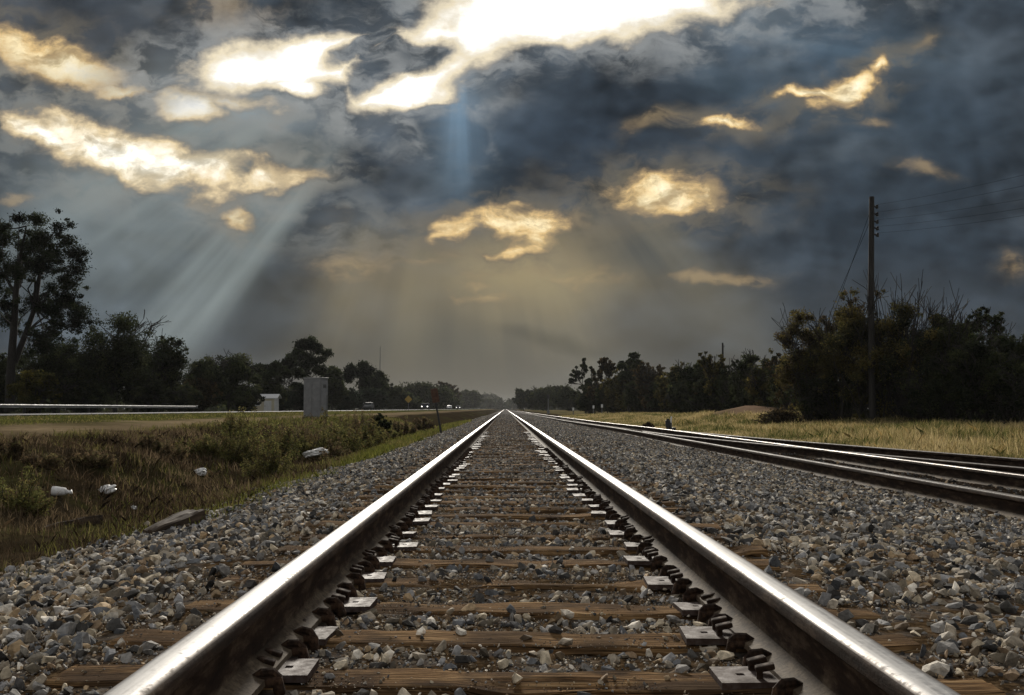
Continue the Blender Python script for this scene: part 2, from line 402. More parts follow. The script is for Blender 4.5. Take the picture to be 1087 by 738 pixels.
def m_bed():
    m, nt, b = mat('gravel_bed')
    o = texco(nt)
    vo = N(nt, 'ShaderNodeTexVoronoi', feature='F1'); vo.inputs['Scale'].default_value = 17; L(nt, o, vo.inputs['Vector'])
    stone = ramp(nt, vo.outputs['Color'], [(0, (.05, .05, .052)), (.35, (.13, .13, .135)), (.6, (.19, .17, .145)), (.85, (.27, .26, .25)), (1, (.42, .40, .37))])
    n = noise(nt, 5, 6, .6, o)
    dirt = ramp(nt, noise(nt, 30, 5, .6, o).outputs[0], [(.3, (.020, .013, .007)), (.5, (.060, .039, .021)), (.62, (.11, .075, .043)), (.78, (.21, .155, .10))])
    sp = N(nt, 'ShaderNodeSeparateXYZ'); L(nt, o, sp.inputs[0])
    far = mrange(nt, sp.outputs[1], 5, 60, .10, .95)
    k = mathn(nt, 'ADD', far, mrange(nt, n.outputs[0], .35, .65, -.28, .28), clamp=True)
    # the siding is fouled with dirt and mixed to a near-black brown
    sid = mrange(nt, sp.outputs[0], 4.15, 4.5, 1, .28)
    k = mathn(nt, 'MULTIPLY', k, sid)
    c = mixc(nt, k, dirt, stone)
    c = mixc(nt, mrange(nt, sp.outputs[0], 4.1, 4.6, 0, .97), c, (.020, .015, .011))
    L(nt, c, b.inputs['Base Color']); b.inputs['Roughness'].default_value = 1.0; b.inputs['Specular IOR Level'].default_value = .0
    fine = noise(nt, 70, 4, .65, o)
    h = mathn(nt, 'ADD', mathn(nt, 'MULTIPLY', vo.outputs['Distance'], -.35), mathn(nt, 'MULTIPLY', fine.outputs[0], .9))
    bump(nt, h, b, .8, .012)
    return m
M['bed'] = m_bed()
def m_wood():
    m, nt, b = mat('weathered_tie_wood')
    o = texco(nt)
    inf = N(nt, 'ShaderNodeObjectInfo')
    sh = N(nt, 'ShaderNodeVectorMath', operation='ADD'); L(nt, o, sh.inputs[0])
    cb = N(nt, 'ShaderNodeCombineXYZ'); L(nt, mathn(nt, 'MULTIPLY', inf.outputs['Random'], 40), cb.inputs[1]); L(nt, mathn(nt, 'MULTIPLY', inf.outputs['Random'], 17), cb.inputs[0]); L(nt, cb.outputs[0], sh.inputs[1])
    g = noise(nt, 10, 7, .65, mapping(nt, sh.outputs[0], scale=(.28, 7, 5)), .4)
    f = noise(nt, 3.2, 4, .6, sh.outputs[0])
    c = ramp(nt, g.outputs[0], [(.30, (.024, .013, .006)), (.42, (.105, .056, .024)), (.54, (.24, .142, .064)), (.70, (.48, .33, .175))])
    c = mixc(nt, mrange(nt, f.outputs[0], .42, .58, 0, .88), c, (.050, .030, .017))
    c = mixc(nt, mrange(nt, inf.outputs['Random'], 0, 1, 0, .25), c, (.17, .10, .045))
    cr = noise(nt, 8, 3, .5, mapping(nt, sh.outputs[0], scale=(.14, 9, 1)), .6)
    crack = mrange(nt, mathn(nt, 'ABSOLUTE', mathn(nt, 'SUBTRACT', cr.outputs[0], .5)), .0, .022, 1, 0)
    c = mixc(nt, mathn(nt, 'MULTIPLY', crack, .85), c, (.008, .006, .004))
    L(nt, c, b.inputs['Base Color']); b.inputs['Roughness'].default_value = 1.0; b.inputs['Specular IOR Level'].default_value = .04
    bump(nt, mathn(nt, 'SUBTRACT', g.outputs[0], mathn(nt, 'MULTIPLY', crack, .6)), b, .9, .012)
    return m
M['wood'] = m_wood()
def m_metal(name, cols, rough=.55, metallic=.6, scale=20, bstr=.3, stretch=(1, 1, 1)):
    m, nt, b = mat(name)
    n = noise(nt, scale, 6, .65, mapping(nt, texco(nt), scale=stretch))
    c = ramp(nt, n.outputs[0], cols)
    L(nt, c, b.inputs['Base Color']); b.inputs['Metallic'].default_value = metallic
    L(nt, mrange(nt, n.outputs[0], .3, .7, rough + .12, rough - .1), b.inputs['Roughness'])
    bump(nt, n.outputs[0], b, bstr, .004)
    return m
def m_rail_side():
    m, nt, b = mat('rusty_rail_side')
    o = texco(nt)
    sp = N(nt, 'ShaderNodeSeparateXYZ'); L(nt, o, sp.inputs[0])
    n = noise(nt, 14, 7, .65, mapping(nt, o, scale=(1, .35, 1.6)))
    n2 = noise(nt, 60, 4, .6, o)
    rust = ramp(nt, n.outputs[0], [(.3, (.012, .008, .006)), (.5, (.035, .021, .014)), (.7, (.085, .052, .034))])
    dust = ramp(nt, n2.outputs[0], [(.3, (.07, .052, .036)), (.7, (.20, .155, .105))])
    low = mathn(nt, 'ADD', mrange(nt, sp.outputs[2], -.185, -.125, 1, 0), mrange(nt, n.outputs[0], .4, .65, -.45, .35), clamp=True)
    c = mixc(nt, mathn(nt, 'MULTIPLY', low, .9), rust, dust)
    L(nt, c, b.inputs['Base Color']); b.inputs['Roughness'].default_value = .8; b.inputs['Specular IOR Level'].default_value = .15
    bump(nt, mathn(nt, 'ADD', n.outputs[0], mathn(nt, 'MULTIPLY', n2.outputs[0], .4)), b, .5, .006)
    return m
M['rail_side'] = m_rail_side()
def m_rail_top(name, base, rough, metal=1.0):
    m, nt, b = mat(name)
    o = texco(nt)
    n = noise(nt, 30, 6, .6, mapping(nt, o, scale=(3, .06, 1)))
    n2 = noise(nt, 45, 5, .65, o)
    c = mixc(nt, mrange(nt, n.outputs[0], .35, .65, .35, 0), base, tuple(x * .4 for x in base))
    if metal > .5 and base[0] > .3:
        sp = N(nt, 'ShaderNodeSeparateXYZ'); L(nt, o, sp.inputs[0])
        off = mathn(nt, 'ABSOLUTE', mathn(nt, 'SUBTRACT', mathn(nt, 'ABSOLUTE', sp.outputs[0]), .7525))
        nw = noise(nt, 9, 6, .7, mapping(nt, o, scale=(1, .5, 1)))
        band = mrange(nt, mathn(nt, 'MULTIPLY_ADD', nw.outputs[0], .030, off), .036, .054, 0, .9)
        pit = mathn(nt, 'MULTIPLY', mrange(nt, n2.outputs[0], .60, .68, 0, .5), mrange(nt, nw.outputs[0], .45, .6, 0, 1))
        wear = mathn(nt, 'MAXIMUM', band, pit)
        c = mixc(nt, wear, c, (.085, .060, .042))
        L(nt, mathn(nt, 'MULTIPLY_ADD', wear, -.8, 1.0), b.inputs['Metallic'])
    L(nt, c, b.inputs['Base Color']); b.inputs['Metallic'].default_value = metal; b.inputs['Specular IOR Level'].default_value = .2
    L(nt, mathn(nt, 'ADD', mrange(nt, n.outputs[0], .3, .7, rough - .06, rough + .08), mrange(nt, n2.outputs[0], .45, .75, 0, .22)), b.inputs['Roughness'])
    bump(nt, n2.outputs[0], b, .10, .003)
    return m
M['rail_top'] = m_rail_top('polished_rail_top', (.38, .375, .37), .5)
M['worn_top'] = m_rail_top('worn_siding_rail_top', (.10, .085, .075), .62, 0.0)
M['siding_top'] = m_rail_top('dull_siding_rail_top', (.22, .20, .185), .46)
M['plate'] = m_metal('tie_plate_steel', [(.3, (.028, .017, .012)), (.47, (.062, .040, .031)), (.6, (.098, .074, .067)), (.75, (.17, .145, .135))], .7, 0, 22, .7); M['plate'].node_tree.nodes['Principled BSDF'].inputs['Specular IOR Level'].default_value = .22
M['iron'] = m_metal('dark_rusty_iron', [(.3, (.012, .008, .006)), (.5, (.040, .024, .016)), (.7, (.105, .060, .036))], .85, 0, 40, .6); M['iron'].node_tree.nodes['Principled BSDF'].inputs['Specular IOR Level'].default_value = .15
M['galv'] = m_metal('galvanised_steel', [(.3, (.10, .103, .106)), (.7, (.165, .168, .17))], .6, .2, 6, .1)
M['cabinet'] = m_metal('grey_cabinet_paint', [(.3, (.13, .133, .14)), (.5, (.165, .168, .175)), (.7, (.205, .208, .212))], .6, .1, 3, .1)
M['cabinet_edge'] = m_metal('pale_cabinet_grey', [(.3, (.20, .203, .21)), (.7, (.27, .273, .277))], .6, .1, 4, .1)
M['pole'] = m_metal('creosoted_pole_wood', [(.3, (.006, .005, .0045)), (.6, (.014, .011, .009)), (.8, (.024, .019, .015))], .8, 0, 8, .5, (4, 4, .3))
M['rotten'] = m_metal('rotten_dark_wood', [(.3, (.014, .010, .007)), (.5, (.05, .033, .02)), (.75, (.11, .075, .045))], .9, 0, 7, .8, (.5, 5, 5))
M['black'] = m_metal('black_paint', [(.3, (.010, .010, .011)), (.7, (.025, .024, .024))], .5, .1, 10, .2)
M['wire'] = m_metal('wire_black', [(.3, (.010, .010, .011)), (.7, (.014, .014, .014))], 1.0, 0, 10, 0); M['wire'].node_tree.nodes['Principled BSDF'].inputs['Specular IOR Level'].default_value = 0
M['bark'] = m_metal('bark', [(.3, (.007, .006, .005)), (.6, (.018, .014, .011)), (.8, (.034, .027, .021))], .9, 0, 14, .8, (2, 2, .4))
M['asphalt'] = m_metal('asphalt_road', [(.3, (.06, .06, .062)), (.6, (.09, .089, .087)), (.8, (.12, .118, .115))], .8, 0, 25, .1); M['asphalt'].node_tree.nodes['Principled BSDF'].inputs['Specular IOR Level'].default_value = .3
M['line'] = m_metal('road_paint', [(.3, (.45, .45, .43)), (.7, (.72, .72, .70))], .7, 0, 8, .1)
M['white_plastic'] = m_metal('white_plastic', [(.3, (.62, .60, .57)), (.55, (.80, .79, .77)), (.8, (.86, .86, .85))], .5, 0, 18, .3)
M['shed_wall'] = m_metal('cream_shed_boards', [(.3, (.40, .36, .26)), (.7, (.52, .47, .35))], .7, 0, 6, .2, (.2, 8, 8))
M['shed_roof'] = m_metal('pale_sheet_roof', [(.3, (.50, .50, .50)), (.7, (.66, .66, .66))], .5, .2, 5, .2, (8, .3, 1))
M['white_paint'] = m_metal('white_paint', [(.3, (.66, .66, .66)), (.7, (.8, .8, .8))], .4, 0, 8, .05)
M['red_paint'] = m_metal('dull_red_paint', [(.3, (.20, .03, .025)), (.7, (.30, .05, .04))], .4, 0, 8, .05)
M['dark_paint'] = m_metal('dark_blue_paint', [(.3, (.03, .035, .05)), (.7, (.05, .055, .075))], .75, 0, 8, .05)
M['glass'] = m_metal('dark_car_glass', [(.3, (.012, .014, .016)), (.7, (.02, .022, .024))], .5, 0, 3, 0); M['glass'].node_tree.nodes['Principled BSDF'].inputs['Specular IOR Level'].default_value = .02; M['dark_paint'].node_tree.nodes['Principled BSDF'].inputs['Specular IOR Level'].default_value = .02
M['rubber'] = m_metal('tyre_rubber', [(.3, (.012, .012, .012)), (.7, (.025, .025, .025))], .8, 0, 20, .3)
M['yellow'] = m_metal('yellow_sign_paint', [(.3, (.28, .18, .03)), (.7, (.38, .25, .045))], .6, 0, 10, .1)
M['rust_sign'] = m_metal('rust_red_sign', [(.3, (.045, .020, .011)), (.7, (.095, .042, .02))], .7, .1, 12, .3)
M['lamp'], _nt, _b = mat('lit_headlight'); _b.inputs['Base Color'].default_value = (1, 1, 1, 1)
_b.inputs['Emission Color'].default_value = (1, .96, .88, 1); _b.inputs['Emission Strength'].default_value = 3.5
_n = noise(_nt, 20, 2, .5, texco(_nt)); L(_nt, mrange(_nt, _n.outputs[0], .3, .7, .15, .3), _b.inputs['Roughness'])

# ------------------------------------------------------------------ ground sheet
def ground():
    xs = np.unique(np.round(np.concatenate([-np.geomspace(14, 4000, 40), np.arange(-14, 14.01, .11), np.geomspace(14, 4000, 60)]), 4))
    ys = np.unique(np.round(np.concatenate([[-60, -20, -6], np.arange(0, 24, .16), np.geomspace(24, 6000, 170)]), 4))
    X, Y = np.meshgrid(xs, ys); Z = Zg(X, Y)
    Z = Z - .05 * ((X > -2.9) & (X < 6.6))              # the ballast bed lies over it
    Z = np.where(np.abs(X) > 500, Z - 1.0, Z)
    nx, ny = len(xs), len(ys)
    V = np.stack([X.ravel(), Y.ravel(), Z.ravel()], 1)
    idx = np.arange(nx * ny).reshape(ny, nx)
    Q = np.stack([idx[:-1, :-1], idx[:-1, 1:], idx[1:, 1:], idx[1:, :-1]], -1).reshape(-1, 4)
    me = mesh_np('ground', V, [Q], smooth=True)
    x = X.ravel() + 1.6 * vnoise(X.ravel(), Y.ravel(), 1.1, 8) + .8 * vnoise(X.ravel(), Y.ravel(), .35, 9); y = Y.ravel()
    soil = np.array([.036, .027, .016]); dirt = np.array([.19, .145, .088]); green = np.array([.055, .058, .018]); tan = np.array([.15, .125, .06]); dk = np.array([.02, .018, .012])
    kx = [-4000, -40, -24, -15.5, -13, -11.5, -10, -9.0, -8.2, -3.4, -2.6, 6.5, 8.6, 10, 20, 26, 4000]
    kc = [dk, dk, green * .6, green * 1.1, green, dirt, dirt, dirt * .7, soil, soil, soil, soil, soil * 1.3, tan * .75, tan, dk, dk]
    C = np.stack([np.interp(x, kx, [c[i] for c in kc]) for i in range(3)], 1)
    p = vnoise(x, y, .9, 12) + .6 * vnoise(x, y, .3, 13)
    g = np.clip(p * 2.2 - .1, 0, 1)[:, None] * np.interp(x, [-7.5, -6, -3.2, -2.7], [0, .65, .65, 0])[:, None]
    C = C * (1 - g) + green * .9 * g
    md = np.exp(-(((V[:, 0] - 17.0) / 3.4) ** 2 + ((V[:, 1] - 68) / 9.5) ** 2))[:, None]
    C = C * (1 - md) + np.array([.20, .135, .095]) * md
    C = C * (1 + .7 * vnoise(x, y, 2.2, 15)[:, None])
    col_attr(me, np.clip(C, .004, 1))
    tag(link('ground', me, M['ground']), kind='structure')
ground()
def strip(name, xs, ys, dz, m, smooth=True):
    X, Y = np.meshgrid(xs, ys); Z = Zg(X, Y) + dz
    nx, ny = len(xs), len(ys)
    idx = np.arange(nx * ny).reshape(ny, nx)
    Q = np.stack([idx[:-1, :-1], idx[:-1, 1:], idx[1:, 1:], idx[1:, :-1]], -1).reshape(-1, 4)
    return tag(link(name, mesh_np(name, np.stack([X.ravel(), Y.ravel(), Z.ravel()], 1), [Q], smooth), m), kind='structure')
bx = np.arange(-3.15, 6.86, .1); bx[0] -= 0
ysb = np.concatenate([np.arange(-3, 24, .12), np.geomspace(24, 3000, 140)])
bed = strip('ballast_bed', bx, ysb, .0, M['bed'])
# its two edges tuck under the terrain
_me = bed.data; _co = np.empty(len(_me.vertices) * 3, np.float32); _me.vertices.foreach_get('co', _co); _co = _co.reshape(-1, 3)
_co[:, 2] -= .14 * np.clip((-2.8 - _co[:, 0]) / .35, 0, 1) + .14 * np.clip((_co[:, 0] - 6.5) / .35, 0, 1)
_me.vertices.foreach_set('co', _co.ravel()); _me.update()
ysr = np.concatenate([np.arange(-20, 60, 4.0), np.geomspace(60, 3000, 60)])
strip('road', np.linspace(-22.8, -16.2, 6), ysr, .03, M['asphalt'])
def painted(x0, x1, dash=None):
    V = []; Q = []
    for i in range(60):
        a, b = (i * 12.0 + 6, i * 12.0 + (9 if dash else 18) + 0.0)
        if not dash: b = a + 12.0
        k = len(V)
        for (x, y) in ((x0, a), (x1, a), (x1, b), (x0, b)): V.append((x, y, zg(x, y) + .036))
        Q.append((k, k + 1, k + 2, k + 3))
    return V, Q
for nm, a, b, dsh in (('road_edge_line', -16.75, -16.6, None), ('road_centre_line', -19.6, -19.45, True), ('road_edge_line', -22.4, -22.25, None)):
    V, Q = painted(a, b, dsh); tag(link(nm, mesh_np(nm, V, [Q]), M['line']), kind='structure')

# ------------------------------------------------------------------ rails
GA = 0.7525
HEAD = [(0, 0), (.020, -.0006), (.034, -.003), (.042, -.009), (.045, -.020), (.0445, -.042), (.034, -.051), (.012, -.060), (.0085, -.085), (.0085, -.12), (.014, -.145), (.040, -.160), (.074, -.170), (.076, -.184)]
HEAD = [(a, b if b > -.05 else -.05 + (b + .05) * 1.15) for a, b in HEAD]
PROF = HEAD + [(-a, b) for a, b in HEAD[:0:-1]]
NTOP = 3                       # this many profile segments each side of the crown are polished
def rail(name, path, top, label, cat, group=None, z=0.0):
    """path: list of (x, y)"""
    n = len(PROF); V = []; Q = []; mi = []
    path = [Vector((a, b, 0)) for a, b in path]
    for i, p in enumerate(path):
        t = (path[min(i + 1, len(path) - 1)] - path[max(i - 1, 0)]).normalized(); s = Vector((t.y, -t.x, 0))
        for a, b in PROF: V.append(p + s * a + Vector((0, 0, b + z)))
    for i in range(len(path) - 1):
        for j in range(n):
            Q.append((i * n + j, i * n + (j + 1) % n, (i + 1) * n + (j + 1) % n, (i + 1) * n + j))
            mi.append(1 if (j < NTOP or j >= n - NTOP) else 0)
    me = mesh_np(name, V, [Q, [tuple(range(n - 1, -1, -1))], [tuple((len(path) - 1) * n + j for j in range(n))]])
    o = link(name, me, [M['rail_side'], top])
    me.polygons.foreach_set('material_index', mi + [0, 0])
    sm = [True] * len(Q) + [False, False]; me.polygons.foreach_set('use_smooth', sm)
    me.set_sharp_from_angle(angle=R(38))
    # the object's own origin sits at its near end so that texture heights are measured from the head
    me.transform(Matrix.Translation((0, 0, -z))); o.location.z = z
    return tag(o, label, cat, group)
ym = list(np.arange(-1, 20, 1.0)) + list(np.geomspace(20, 1500, 40))
rail_l = rail('rail', [(-GA + .004 * math.sin(y * .21), y) for y in ym], M['rail_top'], 'polished rail along the left side of the main track, beside the weedy ditch', 'rail', 'rails of the main track', .02)
rail_r = rail('rail', [(GA + .004 * math.sin(y * .19 + 1), y) for y in ym], M['rail_top'], 'polished rail along the right side of the main track, facing the siding', 'rail', 'rails of the main track', .02)
ZS = -.22
def sx(y, off):                 # centreline of the siding: parallel, then closing on the main track beyond the points
    return off - .62 * (0.5 - .5 * math.cos(math.pi * min(max((y - 34) / 34.0, 0), 1))) - .75 * min(max((y - 68) / 120.0, 0), 1)
ysd = list(np.arange(0, 150, 2.0)) + list(np.arange(150, 420, 10.0))
rail('rail', [(sx(y, 4.46), y) for y in ysd], M['worn_top'], 'dull siding rail nearest the grey gravel right of the main track', 'rail', 'rails of the siding', ZS)
rail('rail', [(sx(y, 5.965), y) for y in ysd], M['siding_top'], 'brighter second siding rail, with rust-black sides, just behind the nearest one', 'rail', 'rails of the siding', ZS)
def dv(y, off):                 # the diverging track swings away to the right towards the viewer
    t = max(36 - y, 0) / 20.0
    return off + 2.45 * (t ** 1.5) * .72
ydv = list(np.arange(2, 35.9, 1.0))
rail('rail', [(dv(y, 4.60) + .0, y) for y in ydv if y < 34.5], M['worn_top'], 'thin dark rail of the diverging track crossing behind the brighter siding rail', 'rail', 'rails of the diverging track', ZS - .006)
rail('rail', [(dv(y, 6.11), y) for y in ydv if y < 36], M['worn_top'], 'outermost rail of the diverging track, along the edge of the tan grass', 'rail', 'rails of the diverging track', ZS - .006)

# ------------------------------------------------------------------ ties, plates, spikes, anchors
YT = [1.62, 2.20, 2.79, 3.28, 3.77, 4.30, 4.84, 5.36, 5.90, 6.43, 6.95, 7.47, 7.97]
while len(YT) < 128: YT.append(YT[-1] + .525 + .02 * rng.standard_normal())
def tie_mesh(seed):
    r = np.random.default_rng(seed)
    nx, ny = 60, 9; w = .225; l = 2.56
    xs = np.linspace(-l / 2, l / 2, nx); ys = np.linspace(-w / 2, w / 2, ny)
    X, Y = np.meshgrid(xs, ys)
    Z = .012 * vnoise(X, Y, .16, seed) + .010 * vnoise(X, Y * 4, .45, seed + 3) + .006 * vnoise(X * .3, Y * 3, .05, seed + 5)
    edge = np.clip((np.abs(Y) / (w / 2) - .72) / .28, 0, 1); Z = Z - .020 * edge ** 2 * (1 + 1.6 * np.clip(vnoise(X, Y, .22, seed + 9) * 2, 0, 1))
    Z = Z - .06 * np.clip(vnoise(X, Y * 2, .3, seed + 11) - .27, 0, 1) * 2.2
    Yd = Y * (1 + .10 * vnoise(X, X * 0, .25, seed + 7))
    top = np.stack([X.ravel(), Yd.ravel(), Z.ravel()], 1)
    idx = np.arange(nx * ny).reshape(ny, nx)
    Q = [np.stack([idx[:-1, :-1], idx[:-1, 1:], idx[1:, 1:], idx[1:, :-1]], -1).reshape(-1, 4)]
    ring = np.concatenate([idx[0, :], idx[1:, -1], idx[-1, -2::-1], idx[-2:0:-1, 0]])
    bot = top[ring].copy(); bot[:, 2] = -.17; nb = len(top) + np.arange(len(ring))
    Q.append(np.stack([ring, nb, np.roll(nb, -1), np.roll(ring, -1)], 1))
    me = mesh_np('tie', np.concatenate([top, bot]), Q, smooth=True); me.set_sharp_from_angle(angle=R(45))
    return me
tie_meshes = [tie_mesh(s) for s in range(9)]
for me in tie_meshes: me.materials.append(M['wood'])
def plate_mesh():
    """rolled plate with square spike holes, lying across the tie under the rail"""
    xs = [-.205, -.148, -.126, -.095, .095, .126, .148, .205]; ys = [-.088, -.055, -.036, -.012, .012, .036, .055, .088]
    holes = {(1, 3), (5, 3)}
    bm = bmesh.new(); g = [[bm.verts.new((x, y, .016 if abs(x) > .09 else .020)) for x in xs] for y in ys]
    for j in range(len(ys) - 1):
        for i in range(len(xs) - 1):
            if (i, j) not in holes: bm.faces.new([g[j][i], g[j][i + 1], g[j + 1][i + 1], g[j + 1][i]])
    r = bmesh.ops.extrude_face_region(bm, geom=bm.faces[:])
    for e in r['geom']:
        if isinstance(e, bmesh.types.BMVert): e.co.z -= .02
    bmesh.ops.recalc_face_normals(bm, faces=bm.faces)
    me = bpy.data.meshes.new('tie_plate'); bm.to_mesh(me); bm.free(); me.materials.append(M['plate']); return me
def bm_mesh(mb, name, m):
    bmesh.ops.recalc_face_normals(mb.bm, faces=mb.bm.faces)
    me = bpy.data.meshes.new(name); mb.bm.to_mesh(me); mb.bm.free(); me.materials.append(m); return me
PLATE = plate_mesh()
_s = MB().box((0, 0, -.02), (.017, .017, .10), bevel=.002).box((-.014, 0, .034), (.052, .034, .017), (0, .22, 0), .006)
SPIKE = bm_mesh(_s, 'spike', M['iron'])
# drive-on rail anchor: a bent iron clip gripping the rail foot
_a = MB().box((.004, 0, .004), (.075, .030, .030), (0, .10, 0), .010).box((.030, .002, -.012), (.030, .034, .050), (0, -.2, 0), .010)
_a.tube([(-.038, 0, .016), (-.012, .003, .026), (.016, .002, .024), (.034, 0, .008)], [.008, .013, .014, .011], 8)
ANCHOR = bm_mesh(_a, 'rail_anchor', M['iron'])
ORD = ['nearest', 'second', 'third', 'fourth', 'fifth', 'sixth', 'seventh', 'eighth', 'ninth', 'tenth', 'eleventh', 'twelfth']
TIE_TOP = -.200
tie_pose = []
vis = 0
for i, y in enumerate(YT):
    o = bpy.data.objects.new('railroad_tie', tie_meshes[i % 9]); COL.objects.link(o)
    skew = (-.06 if y < 4.6 else -.02) + .02 * rng.standard_normal()
    o.location = (.03 * rng.standard_normal(), y, TIE_TOP + .006 * rng.standard_normal()); o.rotation_euler = (0, .004 * rng.standard_normal(), skew)
    tie_pose.append((y, skew))
    if y < 1.9: lab = 'weathered wooden tie cut off by the bottom edge of the photo'
    elif vis < 12:
        lab = '%s weathered brown tie up the main track from the bottom edge' % ORD[vis] if vis else 'nearest whole brown tie between the main rails at the bottom'
        vis += 1
    else: lab = 'weathered tie half sunk in grey gravel far up the main track'
    tag(o, lab, 'railroad tie', 'wooden ties under the main track')
    if y < 32:
        for s in (-1, 1):
            p = link('tie_plate', PLATE, None, o); p.location = (s * (GA + .012 + .008 * rng.standard_normal()), .012 * rng.standard_normal(), .003); p.rotation_euler = (.02 * rng.standard_normal(), .012 * rng.standard_normal(), -skew + .05 * rng.standard_normal())
            if y < 14:
                for (dxx, dyy, rz) in ((-s * .095, .045, 0 if s < 0 else math.pi), (-s * .095, -.045, 0 if s < 0 else math.pi), (s * .095, .045, math.pi if s < 0 else 0)):
                    q = link('spike', SPIKE, None, p); q.location = (dxx, dyy, .008 + .004 * rng.random()); q.rotation_euler = (0, 0, rz + .15 * rng.standard_normal())
for r_, s in ((rail_l, -1), (rail_r, 1)):
    na = 0
    for (y, skew) in tie_pose:
        if y > 18: break
        yy = y + s * GA * skew
        for d in (-.155, .155):
            for side in ((-s,) if y > 4 else (-s, s)):
                q = link('rail_anchor', ANCHOR, None, r_); na += 1
                q.location = (s * GA + side * .078, yy + d + .012 * rng.standard_normal(), -.200); q.rotation_euler = (0, .1 * rng.standard_normal(), (0 if side > 0 else math.pi) + .2 * rng.standard_normal())

# ------------------------------------------------------------------ ballast stones (stuff)
def proto(seed, npts):
    r = np.random.default_rng(seed); bm = bmesh.new()
    p = r.standard_normal((npts, 3)); p /= np.linalg.norm(p, axis=1)[:, None]
    p *= r.uniform(.78, 1.05, (npts, 1)); p *= np.array([1, r.uniform(.5, .85), r.uniform(.34, .66)])
    for v in p: bm.verts.new(v)
    g = bmesh.ops.convex_hull(bm, input=bm.verts[:])
    bmesh.ops.delete(bm, geom=[v for v in bm.verts if not v.link_faces], context='VERTS')
    bmesh.ops.triangulate(bm, faces=bm.faces[:]); bmesh.ops.recalc_face_normals(bm, faces=bm.faces)
    bm.verts.index_update()
    V = np.array([v.co[:] for v in bm.verts]); T = np.array([[v.index for v in f.verts] for f in bm.faces]); bm.free()
    return V, T
HI = [proto(s, 15) for s in range(14)]; MID = [proto(50 + s, 11) for s in range(12)]; LO = [proto(100 + s, 8) for s in range(10)]
PAL = np.array([[.34, .295, .225], [.24, .21, .17], [.165, .16, .155], [.105, .11, .12], [.19, .19, .195], [.50, .47, .42], [.05, .048, .047], [.27, .20, .125], [.18, .13, .085], [.34, .33, .32]])
def stones(P, size, protos, pal_p, name):
    """P (n,3) positions"""
    n = len(P); V_all = []; T_all = []; C_all = []; off = 0
    which = rng.integers(0, len(protos), n)
    q = rng.standard_normal((n, 4)); q[:, 1:3] *= .55; q /= np.linalg.norm(q, axis=1)[:, None]
    a, b, c, d = q.T
    Rm = np.stack([1 - 2 * (c * c + d * d), 2 * (b * c - a * d), 2 * (b * d + a * c), 2 * (b * c + a * d), 1 - 2 * (b * b + d * d), 2 * (c * d - a * b), 2 * (b * d - a * c), 2 * (c * d + a * b), 1 - 2 * (b * b + c * c)], 1).reshape(n, 3, 3)
    ci = rng.choice(len(PAL), n, p=pal_p); colr = PAL[ci] * np.array([1.05, 1.0, .92]) * np.array([.98, 1.0, 1.03]) * np.where(rng.random((n, 1)) < .30, .52, 1.55) * rng.uniform(.7, 1.3, (n, 1))
    for k, (V, T) in enumerate(protos):
        m = np.where(which == k)[0]
        if not len(m): continue
        W = np.einsum('nij,vj->nvi', Rm[m], V) * size[m][:, None, None] + P[m][:, None, :]
        V_all.append(W.reshape(-1, 3)); T_all.append((T[None] + (off + np.arange(len(m)) * len(V))[:, None, None]).reshape(-1, 3))
        C_all.append(np.repeat(colr[m], len(V), 0)); off += len(m) * len(V)
    me = mesh_np(name, np.concatenate(V_all), [np.concatenate(T_all)]); col_attr(me, np.concatenate(C_all))
    o = link('ballast_gravel', me, M['stone'])
    tag(o, name, 'gravel', None, 'stuff')
ty = np.array([t[0] for t in tie_pose]); tsk = np.array([t[1] for t in tie_pose])
def scatter(y0, y1, dens, smin, smax, power, keep_on_tie, protos, name, x0=-3.3, x1=4.42, pal=None):
    w = x1 - x0; n = int(w * (y1 - y0) * dens)
    x = rng.uniform(x0, x1, n); y = rng.uniform(y0, y1, n)
    half = np.abs(x - CAM.x) < (.56 * y + 1.3); x, y = x[half], y[half]
    s = smin * (smax / smin) ** (rng.random(len(x)) ** power)
    # distance to the nearest tie centreline
    j = np.clip(np.searchsorted(ty, y), 1, len(ty) - 1)
    d = np.minimum(np.abs(y - ty[j] - x * tsk[j]), np.abs(y - ty[j - 1] - x * tsk[j - 1]))
    ax = np.abs(x)
    patch = vnoise(x, y, .45, 31) + .5 * vnoise(x, y, .16, 32)          # bare and heaped places
    on_tie = (d < .115) & (ax < 1.30)
    fouled = np.interp(ax, [0, .85, 1.0, 1.38, 1.75], [0, .0, .8, .75, 0.]) * (y < 22)
    keep = np.ones(len(x), bool)
    keep &= ~(on_tie & (rng.random(len(x)) > keep_on_tie * np.where(ax > .85, .5, 1.0)))
    keep &= ~((np.abs(ax - GA) < .125 + s * .6) & (d < .16) & ((s > .012) | (rng.random(len(x)) < .6))) & ~(np.abs(ax - GA) < .085 + s * .5)
    keep &= rng.random(len(x)) > fouled * (.6 + patch)
    keep &= rng.random(len(x)) < .85 + 1.1 * patch
    edgeL = np.clip((x + 2.95 + .6 * vnoise(x, y, .9, 33) + 1.0 * vnoise(x, y, 3.1, 36)) / .35, 0, 1); keep &= rng.random(len(x)) < edgeL + .05
    keep &= (rng.random(len(x)) < np.interp(x, [4.0, 4.35], [1, .45])) & (np.abs(x - 4.46) > .09) & (np.abs(x - 5.965) > .09)
    x, y, s, ot = x[keep], y[keep], s[keep], on_tie[keep]
    s = np.where(np.abs(x) < .95, s * .72, s)
    z = Zg(x, y) + s * .22 + .03 * (vnoise(x, y, .25, 34)) * (np.abs(x) > 1.2)
    z = np.where(ot, TIE_TOP + s * .3 - .004, z)
    stones(np.stack([x, y, z], 1), s, protos, pal, name)
pn = np.array([.14, .17, .14, .11, .09, .07, .07, .09, .09, .03]); pn /= pn.sum()
